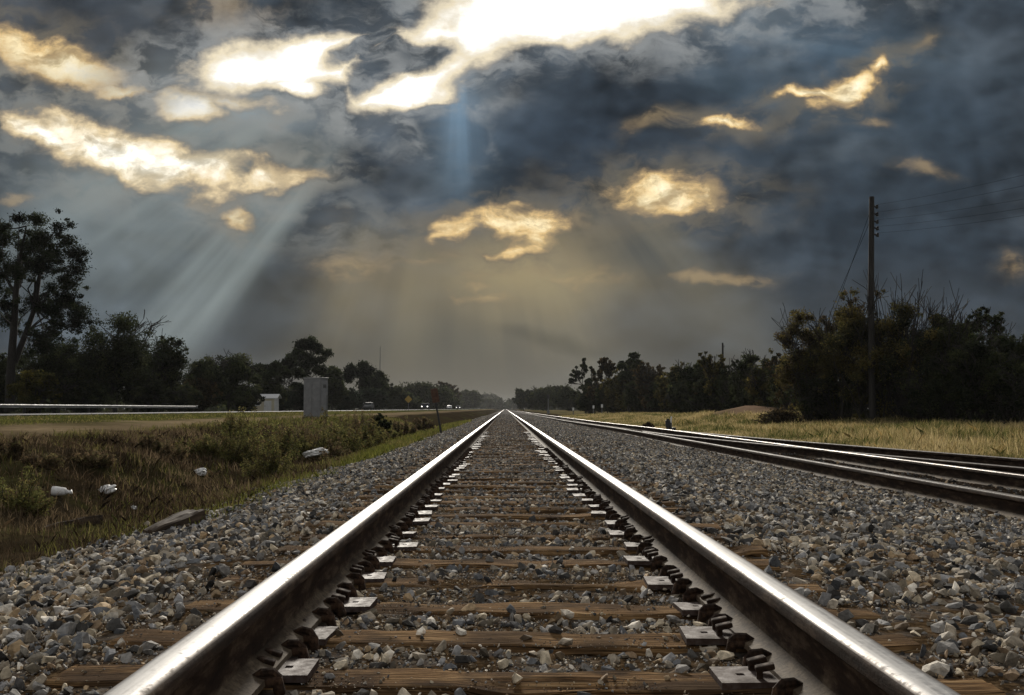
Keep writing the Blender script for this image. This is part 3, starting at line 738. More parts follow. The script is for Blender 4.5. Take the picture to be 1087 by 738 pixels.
pf = np.array([.11, .13, .17, .17, .14, .07, .08, .05, .04, .04]); pf /= pf.sum()
scatter(1.2, 7.0, 1050, .011, .054, 1.7, .10, HI, 'crushed grey and tan stone ballast nearest the viewer', pal=pn)
scatter(1.2, 7.0, 3800, .004, .014, 1.2, .16, MID, 'small stone chips among the nearest ballast and ties', pal=pn)
scatter(1.2, 9.0, 2600, .003, .008, 1.0, .9, LO, 'dirt crumbs and splinters strewn over the nearest ties', x0=-1.5, x1=1.5, pal=np.array([.08, .12, .05, .0, .02, .03, .1, .3, .3, 0]))
scatter(7.0, 18, 850, .012, .046, 1.4, .22, MID, 'grey stone ballast in the middle distance of the tracks', pal=pf)
scatter(7.0, 14, 900, .007, .013, 1.0, .25, LO, 'fine chips among the middle-distance ballast', pal=pn)
scatter(18, 50, 420, .020, .050, 1.2, .5, LO, 'grey stone ballast further up the tracks', pal=pf)
scatter(2, 30, 260, .014, .045, 1.3, 1.0, LO, 'near-black stones between the siding rails', x0=4.4, x1=6.9, pal=np.array([0, .02, .08, .1, 0, 0, .6, .05, .15, 0]))
scatter(50, 130, 110, .04, .075, 1.0, .7, LO, 'distant grey stone ballast up the tracks', pal=pf)

# ------------------------------------------------------------------ trees and bushes
GL = 'trees beyond the road'; GR = 'trees beyond the siding'; GU = 'low bushes under the trees beyond the road'; GT = 'bushes along the foot of the right-hand trees'
def leaf_mesh(name, cl, nleaf, size, cols, r, flat=.75, aspect=.55):
    """cl: (n,4) clump centres and radii; leaves are small tilted diamonds spread through each clump"""
    cl = np.asarray(cl, float); vol = cl[:, 3] ** 2.2; cnt = np.maximum(6, (nleaf * vol / vol.sum()).astype(int))
    idx = np.repeat(np.arange(len(cl)), cnt); n = len(idx)
    g = r.standard_normal((n, 3)); g /= np.linalg.norm(g, axis=1)[:, None]
    g *= (r.random((n, 1)) ** .45) * (1 + .25 * r.standard_normal((n, 1)))
    P = cl[idx, :3] + g * cl[idx, 3:4] * np.array([1, 1, flat])
    a = r.standard_normal((n, 3)); a /= np.linalg.norm(a, axis=1)[:, None]
    b = np.cross(a, r.standard_normal((n, 3))); b /= np.linalg.norm(b, axis=1)[:, None]
    s = size * r.uniform(.55, 1.35, (n, 1))
    V = np.stack([P - a * s, P + b * s * aspect, P + a * s, P - b * s * aspect], 1).reshape(-1, 3)
    Q = np.arange(4 * n).reshape(n, 4)
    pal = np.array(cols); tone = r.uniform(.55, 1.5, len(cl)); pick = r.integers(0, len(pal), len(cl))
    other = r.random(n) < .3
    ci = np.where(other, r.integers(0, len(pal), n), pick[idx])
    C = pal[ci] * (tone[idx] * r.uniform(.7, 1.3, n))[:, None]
    me = mesh_np(name, V, [Q]); col_attr(me, np.repeat(C, 4, 0)); me.materials.append(M['leaf']); return me
def wood_mesh(name, branches):
    V = []; Q = []; T = []
    for pts, rad, sd_ in branches:
        v, q, c = tube_arrays([Vector(p) for p in pts], rad, sd_); o = len(V)
        V += [tuple(x) for x in v]; Q += [tuple(i + o for i in f) for f in q]
    me = mesh_np(name, np.array(V), [np.array(Q)], smooth=True); me.materials.append(M['bark']); return me
def limb(p0, p1, r0, r1, r, sag=.12, n=5, sides=5):
    p0 = np.array(p0, float); p1 = np.array(p1, float); l = np.linalg.norm(p1 - p0)
    pts = [p0 + (p1 - p0) * t + np.array([r.normal(0, .05 * l), r.normal(0, .05 * l), -sag * l * (t * (1 - t)) * 2]) * (0 < t < 1) for t in np.linspace(0, 1, n)]
    return pts, list(np.linspace(r0, r1, n)), sides
def bare_branches(base, h, spread, r, r0, depth=5, dens=3, lean=0.0, minr=.008):
    out = []; tips = []
    def grow(p, d, l, rad, k):
        n = 3; pts = [p]
        for i in range(n):
            d = d + r.normal(0, .13, 3); d[2] += .04; d /= np.linalg.norm(d); pts.append(pts[-1] + d * l / n)
        out.append((pts, list(np.linspace(rad, max(rad * .62, minr), n + 1)), 6 if rad > .05 else 3))
        if k == 0: tips.append(pts[-1]); return
        for i in range(dens if k > 1 else dens + 1):
            e = d + r.normal(0, 1, 3) * spread; e[2] = max(e[2], -.05) + .12; e /= np.linalg.norm(e)
            st = pts[-1] if i == 0 else pts[r.integers(1, n + 1)]
            grow(st, e, l * r.uniform(.62, .85), max(rad * .58, minr), k - 1)
    grow(np.array(base, float), np.array([lean, 0, 1.0]), h * .30, r0, depth)
    return out, tips
def ellip(r, n, c, rad, shell=.55):
    g = r.standard_normal((n, 3)); g /= np.linalg.norm(g, axis=1)[:, None]
    return np.array(c) + g * (shell + (1 - shell) * r.random((n, 1))) * np.array(rad)
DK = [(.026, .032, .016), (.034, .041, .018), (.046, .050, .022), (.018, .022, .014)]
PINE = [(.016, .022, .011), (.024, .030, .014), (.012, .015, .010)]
OLIVE = [(.078, .070, .024), (.052, .050, .020), (.100, .082, .028), (.034, .034, .016), (.125, .10, .034)]
RUST = [(.064, .046, .024), (.048, .036, .019), (.034, .029, .017), (.080, .058, .028)]
YEL = [(.085, .072, .016), (.060, .054, .016), (.040, .042, .015)]
TEAL = [(.022, .030, .021), (.030, .038, .026), (.018, .024, .018)]
def plant(name, label, cat, X, Y, wood, leaves, group=None, z=None, parts=('trunk', 'crown')):
    e = empty(name, (X, Y, zg(X, Y) - .05 if z is None else z), label, cat, group)
    if wood: link(parts[0], wood_mesh(parts[0], wood), None, e)
    if leaves is not None: link(parts[1], leaves, None, e)
    return e
def place(px, top, Y):
    X = atY(px, Y); z0 = zg(X, Y) - .05
    h = (CAM + ray(px, top) * Y).z - z0
    return X, z0, h
def tree(px, top, wpx, Y, kind, label, group, seed, cols=None, nleaf=None, lean=0.0, name='tree', cat='tree'):
    if group in (GL, GU): Y = max(Y, 27.0 * F / (536.5 - px))        # nothing grows on the road
    r = np.random.default_rng(seed); X, z0, h = place(px, top, Y); w = wpx / F * Y; ls = max(.05, 1.25 * Y / F) ; wood = []; cl = []
    if kind == 'pine':           # tall bare trunk, crown of separate rounded tufts with sky between
        tr = max(.16, h * .017); top_p = np.array([lean * h, 0, h * .93])
        wood.append(limb((0, 0, 0), top_p, tr, tr * .25, r, 0, 8, 8))
        for i in range(26):
            t = r.uniform(.0, 1.0) ** .8; z = h * (.48 + .50 * t); rr = w / 2 * (1.0 - .75 * max(0, t - .45) / .55) * (.65 + .35 * min(1, t * 3)) * r.uniform(.35, 1.0); a = r.uniform(0, 6.283)
            cl.append((lean * z + rr * math.cos(a), rr * math.sin(a), z - w * .05, w * r.uniform(.085, .16)))
    elif kind == 'umbrella':     # flat topped pine
        tr = max(.14, h * .018)
        wood.append(limb((0, 0, 0), (lean * h, 0, h * .9), tr, tr * .3, r, 0, 7, 7))
        for i in range(20):
            t = r.random(); a = r.uniform(0, 6.283); rr = w / 2 * math.sqrt(r.random()); z = h * (.62 + .34 * t) - .18 * h * (rr / (w / 2)) ** 2
            cl.append((lean * h + rr * math.cos(a), rr * math.sin(a), z, w * r.uniform(.10, .17)))
    elif kind == 'round':
        tr = max(.15, h * .022); wood.append(limb((0, 0, 0), (0, 0, h * .75), tr, tr * .3, r, 0, 6, 7))
        for p in ellip(r, 46, (0, 0, h * .56), (w * .42, w * .42, h * .39), .35): cl.append((*p, w * r.uniform(.09, .17)))
        for p in ellip(r, 26, (0, 0, h * .52), (w * .50, w * .50, h * .44), .92): cl.append((*p, w * r.uniform(.035, .07)))
    elif kind == 'bushy':        # many stems from the ground, foliage down to the grass
        for p in ellip(r, 60, (0, 0, h * .50), (w * .44, w * .40, h * .48), .3):
            if p[2] > .1 * h: cl.append((*p, w * r.uniform(.07, .14)))
        for p in ellip(r, 40, (0, 0, h * .52), (w * .52, w * .46, h * .51), .9):
            if p[2] > .05 * h: cl.append((*p, w * r.uniform(.025, .055)))
        tr = .07
    elif kind == 'fan':          # a thicket of leafless upright stems spreading from one stool
        tr = .05
        for k in range(60):
            a = float(np.clip(r.normal(0, .24), -.42, .42)) + lean; b_ = r.normal(0, .3); l = h * r.uniform(.6, .97); d = np.array([math.sin(a), math.sin(b_) * .6, math.cos(a)])
            p0 = np.array([r.normal(0, w * .09), r.normal(0, w * .08), 0]); p1 = p0 + d * l * .55 + r.normal(0, .08, 3); p2 = p0 + d * l + np.array([0, 0, .05 * l]) + r.normal(0, .12, 3)
            wood.append(([p0, (p0 + p1) / 2, p1, (p1 + p2) / 2, p2], [.034, .03, .025, .02, .013], 4))
            for q in range(9):
                t_ = r.uniform(.35, .97); st = p0 + (p2 - p0) * t_; e = d * r.uniform(.4, 1) + r.normal(0, .5, 3); e[2] = abs(e[2]) + .35; e /= np.linalg.norm(e); ll = l * r.uniform(.12, .28)
                wood.append(([st, st + e * ll * .5 + r.normal(0, .03, 3), st + e * ll], [.018, .015, .011], 3))
    elif kind in ('bare', 'sparse'):
        tr = max(.06, h * .012); b, tips = bare_branches((0, 0, 0), h * 1.05, .62 * w / h + .14, r, tr, 5, 3, lean, .0125 * Y / 40 + .003)
        m = np.array([p[0][-1][2] for p in b]); k = h / max(m.max(), .1); mx_ = max(abs(np.array([p[0][-1][0] for p in b])).max(), .1); kx = min(1.6, w * .52 / mx_)
        wood += [([np.array(q) * np.array([kx, kx, k]) for q in pts], rad, s_) for pts, rad, s_ in b]
        if kind == 'sparse':
            tp = np.array(tips) * np.array([kx, kx, k]); r.shuffle(tp)
            for p in tp[:240]: cl.append((*p, w * r.uniform(.015, .05)))
    if kind in ('bushy', 'round') and wpx > 40:
        b, tips = bare_branches((0, 0, 0), h * 1.08, .55 * w / h + .12, r, .05, 4, 3, 0, .010 * Y / 40 + .003)
        mz = max(p[0][-1][2] for p in b); mx_ = max(abs(p[0][-1][0]) for p in b) + .01
        wood += [([np.array(q) * np.array([w * .56 / mx_, w * .5 / mx_, h * 1.06 / mz]) for q in pts], rad, s_) for pts, rad, s_ in b]
    if kind in ('pine', 'umbrella', 'round', 'bushy'):
        for c in cl[:60]:
            c = np.array(c)
            if kind == 'bushy': b0 = (r.normal(0, w * .06), r.normal(0, w * .05), 0); r0 = .035
            else: zz = max(.25 * h, c[2] - r.uniform(.08, .22) * h); b0 = (lean * zz if kind == 'pine' else lean * h * zz / (h * .9), 0, min(zz, h * .8)); r0 = tr * .34
            wood.append(limb(b0, c[:3], r0, r0 * .3, r))
    nl = 2.3 * nleaf if nleaf else 2.3 * {'pine': 5200, 'umbrella': 3600, 'round': 8000, 'bushy': 7000, 'sparse': 2600, 'bare': 0, 'fan': 0}[kind]
    lv = leaf_mesh('crown', cl, int(nl), ls, cols or DK, r, .7 if kind in ('pine', 'umbrella') else .85) if cl else None
    return plant(name, label, cat, X, Y, wood, lv, group, z0)
# the tall pine at the left edge: two leading limbs
def big_pine():
    Y = 60; px = 16; r = np.random.default_rng(5); X, z0, h = place(px, 229, Y); k = Y / F
    e = empty('pine_tree', (X, Y, z0), 'tall lone pine with an open rounded crown at the left edge', 'tree', GL)
    def q(ax, ay, dy=0): return ((ax - px) * k, dy, (CAM + ray(ax, ay) * Y).z - z0)
    b = [([q(10, 437), q(10, 395), q(12, 350), q(13, 310), q(17, 270), q(22, 240)], [.30, .26, .22, .18, .12, .04], 8),
         ([q(12, 385, .2), q(20, 355, .5), q(28, 325, .7), q(33, 290, .6), q(40, 258, .3)], [.20, .17, .14, .10, .04], 7)]
    cl = []
    spots = [(5, 245), (20, 236), (38, 234), (52, 240), (30, 250), (62, 254), (14, 258), (45, 256), (70, 268), (-8, 250), (-15, 268), (25, 266), (55, 270), (4, 272), (72, 284), (40, 276), (14, 284), (58, 290), (-10, 290), (28, 296), (68, 302), (76, 318), (60, 322), (50, 308), (44, 330), (70, 336), (80, 330), (2, 306), (-14, 316), (8, 330), (-6, 340), (58, 346), (76, 350), (36, 350), (20, 318), (64, 362), (46, 368)]
    for ax, ay in spots:
        d = r.normal(0, 1.0); c = q(ax + r.normal(0, 2), ay + r.normal(0, 2), d); cl.append((*c, r.uniform(.48, .82)))
        src = b[1] if ax > 22 else b[0]; j = r.integers(2, len(src[0])); s0 = src[0][j]
        if s0[2] > c[2] + .5: s0 = src[0][max(1, j - 2)]
        b.append(limb(s0, c[:3], .055, .02, r))
        for _ in range(5):
            c2 = np.array(c[:3]) + r.normal(0, .55, 3); cl.append((*c2, r.uniform(.14, .34)))
    link('trunk', wood_mesh('trunk', b), None, e); link('crown', leaf_mesh('crown', cl, 60000, .060, PINE, r, .75), None, e)
big_pine()
T = tree
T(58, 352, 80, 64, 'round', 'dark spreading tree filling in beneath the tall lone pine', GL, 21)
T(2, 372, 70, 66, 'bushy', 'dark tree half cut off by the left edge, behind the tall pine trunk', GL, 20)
T(36, 392, 52, 58, 'bushy', 'yellow-green bush between the pine trunk and the road', GL, 22, YEL, name='bush', cat='bush')
T(100, 372, 60, 70, 'round', 'dark tree between the lone pine and the first big broad tree', GL, 23)
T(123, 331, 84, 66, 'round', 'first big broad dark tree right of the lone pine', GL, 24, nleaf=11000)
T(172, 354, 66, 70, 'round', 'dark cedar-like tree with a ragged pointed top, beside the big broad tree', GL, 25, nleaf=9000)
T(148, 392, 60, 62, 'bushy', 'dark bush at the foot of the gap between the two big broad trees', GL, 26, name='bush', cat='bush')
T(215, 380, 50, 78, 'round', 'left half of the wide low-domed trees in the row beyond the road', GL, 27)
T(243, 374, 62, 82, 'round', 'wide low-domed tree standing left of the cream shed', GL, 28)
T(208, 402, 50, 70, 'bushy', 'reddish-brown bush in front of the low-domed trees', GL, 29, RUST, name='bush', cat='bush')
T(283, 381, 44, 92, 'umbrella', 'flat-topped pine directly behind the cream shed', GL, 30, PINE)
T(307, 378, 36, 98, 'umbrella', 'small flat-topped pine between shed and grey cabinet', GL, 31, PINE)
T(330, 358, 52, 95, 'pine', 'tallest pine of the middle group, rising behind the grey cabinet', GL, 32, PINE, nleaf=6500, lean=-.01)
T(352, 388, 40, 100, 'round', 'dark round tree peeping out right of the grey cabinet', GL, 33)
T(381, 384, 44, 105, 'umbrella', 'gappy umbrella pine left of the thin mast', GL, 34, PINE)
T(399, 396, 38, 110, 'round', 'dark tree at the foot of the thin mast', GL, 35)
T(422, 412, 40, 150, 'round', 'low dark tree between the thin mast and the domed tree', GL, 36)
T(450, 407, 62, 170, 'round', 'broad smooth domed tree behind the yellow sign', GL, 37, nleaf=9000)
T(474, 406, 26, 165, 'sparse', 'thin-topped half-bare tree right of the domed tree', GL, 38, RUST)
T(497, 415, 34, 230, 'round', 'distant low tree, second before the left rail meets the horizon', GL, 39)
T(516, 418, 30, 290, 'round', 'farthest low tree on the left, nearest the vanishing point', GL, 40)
for i, (px, top, w, Y, c, lab) in enumerate([(258, 412, 40, 74, DK, 'low bush at the left end wall of the cream shed'), (300, 414, 30, 92, TEAL, 'low bluish bush just right of the cream shed'), (318, 408, 40, 92, TEAL, 'bluish-green bush close behind the left side of the cabinet'),
        (362, 412, 50, 98, TEAL, 'bluish-green bush right of the grey cabinet'), (392, 414, 44, 104, TEAL, 'bluish-green bush below the umbrella pine'), (428, 420, 44, 140, DK, 'dark bush behind the yellow sign post'), (466, 420, 44, 170, DK, 'dark bush behind the leaning rust-red sign'),
        (188, 408, 50, 66, DK, 'dark bush left of the reddish-brown bush'), (88, 402, 60, 60, DK, 'dark bush right of the yellow-green bush'), (280, 404, 60, 100, DK, 'dark undergrowth right behind the roof of the shed')]):
    T(px, top, w, Y, 'bushy', lab, GU, 60 + i, c, 4200, name='bush', cat='bush')
# right-hand side
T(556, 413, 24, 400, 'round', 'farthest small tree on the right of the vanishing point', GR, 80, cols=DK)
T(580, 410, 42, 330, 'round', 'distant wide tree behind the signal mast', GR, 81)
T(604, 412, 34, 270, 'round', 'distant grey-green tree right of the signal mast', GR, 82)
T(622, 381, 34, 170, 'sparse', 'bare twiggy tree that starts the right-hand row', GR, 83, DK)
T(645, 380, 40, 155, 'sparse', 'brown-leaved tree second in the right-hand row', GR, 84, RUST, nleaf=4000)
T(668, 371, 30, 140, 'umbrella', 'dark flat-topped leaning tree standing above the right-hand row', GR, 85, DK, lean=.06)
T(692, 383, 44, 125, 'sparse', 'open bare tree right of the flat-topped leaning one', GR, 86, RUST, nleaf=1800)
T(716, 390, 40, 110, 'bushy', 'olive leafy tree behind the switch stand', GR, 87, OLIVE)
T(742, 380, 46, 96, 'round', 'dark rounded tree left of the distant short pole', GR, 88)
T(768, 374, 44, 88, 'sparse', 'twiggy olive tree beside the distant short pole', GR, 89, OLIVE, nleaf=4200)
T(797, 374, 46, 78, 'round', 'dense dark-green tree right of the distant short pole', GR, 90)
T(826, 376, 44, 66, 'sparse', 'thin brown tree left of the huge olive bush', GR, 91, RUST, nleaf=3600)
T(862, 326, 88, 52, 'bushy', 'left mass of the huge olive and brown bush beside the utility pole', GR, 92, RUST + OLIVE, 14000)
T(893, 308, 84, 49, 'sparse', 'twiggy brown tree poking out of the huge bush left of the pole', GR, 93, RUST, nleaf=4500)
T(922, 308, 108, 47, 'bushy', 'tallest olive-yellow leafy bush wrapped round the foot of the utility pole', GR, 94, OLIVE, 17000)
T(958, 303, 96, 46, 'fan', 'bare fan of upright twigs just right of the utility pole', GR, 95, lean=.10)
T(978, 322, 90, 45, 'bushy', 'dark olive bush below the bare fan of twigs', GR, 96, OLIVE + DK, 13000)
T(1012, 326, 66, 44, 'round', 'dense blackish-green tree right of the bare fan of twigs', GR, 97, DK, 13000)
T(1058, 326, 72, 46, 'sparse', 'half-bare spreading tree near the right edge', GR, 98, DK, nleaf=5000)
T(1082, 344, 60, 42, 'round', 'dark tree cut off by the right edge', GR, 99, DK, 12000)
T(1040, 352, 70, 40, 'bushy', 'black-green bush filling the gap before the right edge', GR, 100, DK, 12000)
for i, (px, top, w, Y, c, lab) in enumerate([(628, 408, 40, 165, DK, 'dark bush under the bare tree that starts the row'), (655, 402, 44, 150, DK, 'dark bush under the brown-leaved tree'), (684, 400, 46, 132, DK, 'dark bush under the leaning flat-topped tree'), (708, 404, 44, 118, DK, 'dark bush far behind the switch stand'),
        (732, 400, 50, 104, DK, 'dark bush right of the olive leafy tree'), (758, 398, 50, 92, DK, 'dark bush below the twiggy olive tree'), (786, 396, 50, 84, DK, 'dark bush left of the dense dark-green tree foot'), (812, 396, 50, 74, DK, 'dark bush below the thin brown tree'), (838, 384, 56, 64, DK, 'dark bush at the left skirt of the huge olive bush'),
        (662, 392, 50, 146, OLIVE, 'olive bush between the two trees that start the row'), (700, 392, 46, 122, RUST, 'brown bush right of the leaning flat-topped tree'), (728, 386, 46, 108, OLIVE + DK, 'tall olive bush right of the olive leafy tree'), (757, 384, 46, 94, RUST + DK, 'tall brown bush left of the distant short pole'), (782, 382, 46, 86, DK, 'tall dark bush right of the distant short pole'), (812, 380, 46, 72, OLIVE + DK, 'tall olive bush left of the thin brown tree'), (840, 372, 50, 62, RUST + DK, 'tall brown bush against the left skirt of the huge olive bush'), (890, 372, 100, 51, DK, 'black undergrowth inside the huge olive bush'), (945, 372, 100, 49, DK, 'black undergrowth right of the pole foot'), (1005, 378, 90, 42, DK, 'black undergrowth below the blackish-green tree'), (1075, 376, 80, 39, DK, 'black undergrowth at the right edge')]):
    T(px, top, w, Y, 'bushy', lab, GT, 120 + i, c, 6500, name='bush', cat='bush')
# a far belt of woods closing the view round the vanishing point
r_ = np.random.default_rng(77); cl = []
for i in range(420):
    Y = r_.uniform(420, 900); sgn = r_.choice([-1, 1]); X = sgn * (r_.uniform(14, 60) if sgn > 0 else r_.uniform(26, 90))
    cl.append((X, Y, r_.uniform(.5, 7), r_.uniform(1.5, 3.2)))
for i in range(160):
    cl.append((r_.uniform(-60, 60), r_.uniform(1000, 1100), r_.uniform(.5, 9), r_.uniform(2, 4)))
tag(link('far_woods', leaf_mesh('far_woods', cl, 26000, 1.3, TEAL + DK, r_), None), 'hazy far woods closing the view at the vanishing point', 'woods', None, 'stuff')
cl = []
for i in range(700):
    Y = r_.uniform(30, 420); X = -r_.uniform(40, 75) - Y * .04 if r_.random() < .5 else r_.uniform(27, 60) + Y * .02
    cl.append((X, Y, r_.uniform(.3, 3.0), r_.uniform(1.0, 2.2)))
tag(link('back_woods', leaf_mesh('back_woods', cl, 60000, .38, DK, r_), None), 'dark mass of woods behind the tree rows', 'woods', None, 'stuff')

# ------------------------------------------------------------------ grass and weeds (stuff)
def blades(name, label, P, h, wid, cols, r, lean=.35):
    n = len(P); a = r.uniform(0, 2 * math.pi, n); la = r.uniform(0, 2 * math.pi, n); lm = np.minimum(np.abs(r.normal(0, lean, n)), 1.1) * h
    d = np.stack([np.cos(a), np.sin(a), np.zeros(n)], 1) * wid[:, None]; lv = np.stack([np.cos(la) * lm, np.sin(la) * lm, np.zeros(n)], 1); up = np.zeros((n, 3)); up[:, 2] = h
    mid = P + up * .55 + lv * .35
    V = np.stack([P - d, P + d, mid + d * .7, P + up * (1 - .15 * (lm / h)[:, None]) + lv, mid - d * .7], 1).reshape(-1, 3)
    Q = np.arange(5 * n).reshape(n, 5)
    k = np.clip(vnoise(P[:, 0], P[:, 1], 1.6, 61) + .7 * vnoise(P[:, 0], P[:, 1], .4, 62) + .5 + .25 * r.standard_normal(n), 0, .999)      # tone runs in patches
    C = np.array(cols)[(k * len(cols)).astype(int)] * r.uniform(.6, 1.4, (n, 1))
    me = mesh_np(name, V, [Q]); col_attr(me, np.repeat(C, 5, 0)); return tag(link(name, me, M['grass']), label, 'grass', None, 'stuff')
def tufts(n, x0, x1, y0, y1, per, spread, r, ypow=1.0, dens=None):
    cx = r.uniform(x0, x1, n); cy = y0 + (y1 - y0) * r.random(n) ** ypow
    if dens is not None: k = r.random(n) < dens(cx, cy); cx, cy = cx[k], cy[k]
    m = r.poisson(per, len(cx)) + 2; i = np.repeat(np.arange(len(cx)), m)
    x = cx[i] + r.normal(0, spread, len(i)); y = cy[i] + r.normal(0, spread, len(i)); return x, y, i
TAN = [(.075, .09, .026), (.13, .135, .042), (.30, .24, .10), (.40, .31, .145), (.50, .40, .21)]
OLV = [(.11, .112, .03), (.14, .13, .04), (.07, .075, .024), (.18, .15, .06)]
BRN = [(.024, .017, .011), (.050, .035, .021), (.085, .060, .036), (.16, .118, .072)]
rg = np.random.default_rng(41)
x, y, i = tufts(38000, 7.0, 18.5, 9, 130, 9, .11, rg, 1.5, lambda a, b: (a > 6.45 + 2.45 * .72 * (np.clip(36 - b, 0, 99) / 20) ** 1.5 + .35 + .5 * vnoise(a, b, .8, 59)) * (vnoise(a, b, 5.0, 60) > -.33) * (np.clip(.9 + 1.0 * vnoise(a, b, 3.0, 51), .15, 1)) * (((a - 17) / 3.4) ** 2 + ((b - 68) / 9.5) ** 2 > .8))
hh = rg.uniform(.10, .32, len(x)) * np.interp(x, [7, 9, 10, 14], [.35, .6, 1, 1.1]) * (1 + 1.3 * vnoise(x, y, 2.5, 52) + .8 * vnoise(x, y, .7, 58))
hh = np.clip(hh, .05, .40)
blades('tan_grass', 'tall tan and olive dead grass between the siding and the trees', np.stack([x, y, Zg(x, y) - .02], 1), np.minimum(hh * rg.uniform(.6, 1.25, len(x)), np.interp(y, [9, 20], [.25, .46])), np.maximum(.0025, y * .0002), TAN, rg, .5)
x, y, i = tufts(5200, -9.5, -2.7, 5.5, 60, 7, .09, rg, 1.5, lambda a, b: np.clip(.30 + 2.2 * vnoise(a, b, .9, 53) + np.interp(b, [5, 25, 40], [0, .1, .5]), 0, 1))
hh = rg.uniform(.04, .20, len(x)) * np.interp(y, [5, 20, 40], [.6, 1, 1.5])
blades('ditch_grass', 'patchy green grass on the ditch slope left of the ballast', np.stack([x, y, Zg(x, y) - .02], 1), hh, np.maximum(.003, y * .0003), OLV, rg, .5)
x, y, i = tufts(7500, -8.0, -3.0, 5.0, 32, 7, .12, rg, 1.3, lambda a, b: np.clip(.7 + .8 * vnoise(a, b, .7, 54), 0, 1))
hh = rg.uniform(.03, .20, len(x)) * np.interp(y, [5, 14], [.5, 1.1])
blades('dead_weeds', 'tangled dark brown dead weeds covering the ditch', np.stack([x, y, Zg(x, y) - .02], 1), hh, np.maximum(.0025, y * .00032), BRN, rg, .6)
x, y, i = tufts(5000, -15.8, -12.3, 14, 120, 6, .15, rg, 1.6, lambda a, b: np.clip(.55 + .9 * vnoise(a, b, 2, 55), 0, 1))
blades('verge_grass', 'short green grass on the road verge beyond the bare dirt', np.stack([x, y, Zg(x, y) - .02], 1), rg.uniform(.03, .10, len(x)), np.maximum(.006, y * .0005), OLV, rg, .5)
x, y, i = tufts(4200, -4.0, -2.5, 8, 70, 8, .12, rg, 1.4, lambda a, b: np.clip(.45 + 1.3 * vnoise(a, b, 2.0, 56) + .9 * vnoise(a, b, .7, 57), 0, 1))
blades('ballast_edge_grass', 'yellow-green grass tufts along the left edge of the ballast', np.stack([x, y, Zg(x, y) - .02], 1), rg.uniform(.06, .22, len(x)) * np.interp(y, [9, 16, 30], [.5, .8, 1.2]), np.maximum(.004, y * .0004), [(.13, .135, .03), (.09, .10, .026), (.17, .15, .05)], rg, .5)

# tall weeds that can be told apart
def weed(px, top, wpx, Y, label, cols, seed, n=5600):
    r = np.random.default_rng(seed)
    if Y < 0: Y = hit(px, -Y).y
    X, z0, h = place(px, top, Y); w = wpx / F * Y; wood = []; cl = []
    for k in range(26):
        a = r.uniform(0, 6.28); rr = w * .5 * math.sqrt(r.random()); hh = h * r.uniform(.45, 1.0) * (1 - .35 * rr / (w * .5))
        tip = (rr * math.cos(a) * 1.1, rr * math.sin(a) * .9, hh); b0 = (rr * .5 * math.cos(a), rr * .5 * math.sin(a), 0)
        wood.append(limb(b0, tip, .008, .003, r, -.05, 4, 3))
        for t in np.linspace(.3, 1.0, 6): cl.append((b0[0] + (tip[0] - b0[0]) * t, b0[1] + (tip[1] - b0[1]) * t, hh * t, w * .10 * (1.1 - .6 * t) + .02))
    lv = leaf_mesh('foliage', cl, n, max(.02, 1.3 * Y / F), cols, r, .9, .35)
    return plant('weed', label, 'weed', X, Y, wood, lv, 'tall weeds along the ditch', z0, ('stem', 'foliage'))
WC = [(.125, .125, .042), (.085, .088, .032), (.170, .150, .055), (.115, .084, .040)]
WB = [(.150, .105, .060), (.100, .074, .045), (.125, .110, .050)]
for i, (px, top, w, Y, c, lab) in enumerate([
        (268, 427, 69, 20, WC, 'tallest green weed on the ditch, below the cream shed'), (238, 439, 50.6, 19, WC, 'green weed just left of the tallest one'), (300, 435, 52.9, 22, WC, 'green weed between the tallest one and the grey cabinet'), (325, 428, 50.6, 25, WB, 'brownish weed hiding the foot of the grey cabinet'),
        (350, 426, 46, 28, WC, 'green weed right of the cabinet foot'), (376, 429, 46, 32, WB, 'brown weed left of the dark round bush'), (284, 453, 50.6, 17, WC, 'low green weed in front of the tallest one'), (316, 462, 34, 24, WC, 'low spreading weed above the pale flat rubbish'),
        (356, 462, 30, 21, WB, 'low brown weed right of the pale flat rubbish'), (428, 440, 28, 40, WB, 'brown weed right of the dark round bush'), (448, 439, 24, 46, WB, 'small brown weed left of the leaning rust-red sign'), (160, 452, 22, -484, WB, 'thin lone weed standing on the bare dirt bank'),
        (18, 463, 14, -488, WB, 'spindly dead stalk on the bank at the left edge'), (205, 462, 40, -486, WC, 'low green weed at the left end of the weed clump'), (100, 474, 40, -494, WB, 'low brown weed on the crest above the white rags'), (392, 439, 41.4, 27, WC, 'green weed in front of the dark round bush'), (20, 492, 70, -545, WC, 'olive weed clump on the slope at the left edge'),
        (252, 433, 50.6, 24, WC, 'green weed behind the tallest one'), (222, 453, 50.6, -488, WB, 'brown weed left of the tallest one, above the high white scrap'), (340, 438, 52.9, 24, WC, 'green weed right behind the pale flat rubbish'), (372, 443, 50.6, 24, WC, 'green weed left of the one in front of the dark bush'), (262, 463, 57.5, -500, WC, 'low green weed right of the high white scrap'),
        (180, 466, 46, -488, WB, 'low brown weed beside the grey-brown board'), (45, 476, 44, -496, WB, 'low brown weed above the foam cup'), (412, 450, 30, 33, WC, 'yellow-green weed right in front of the dark round bush')]):
    weed(px, top, w, Y, lab, c, 200 + i)
T(404, 440, 26, 36, 'bushy', 'small dark round bush standing in the ditch weeds', 'tall weeds along the ditch', 230, DK, 2600, name='bush', cat='bush')
T(830, 437, 52, 50, 'bushy', 'low brown scrub hump in the tan grass by the dirt mound', 'scrub in the tan grass', 231, RUST, 2200, name='bush', cat='bush')
T(688, 449, 12, 44, 'bushy', 'tiny dark clump of weeds left of the switch stand', 'scrub in the tan grass', 232, RUST, 700, name='bush', cat='bush')

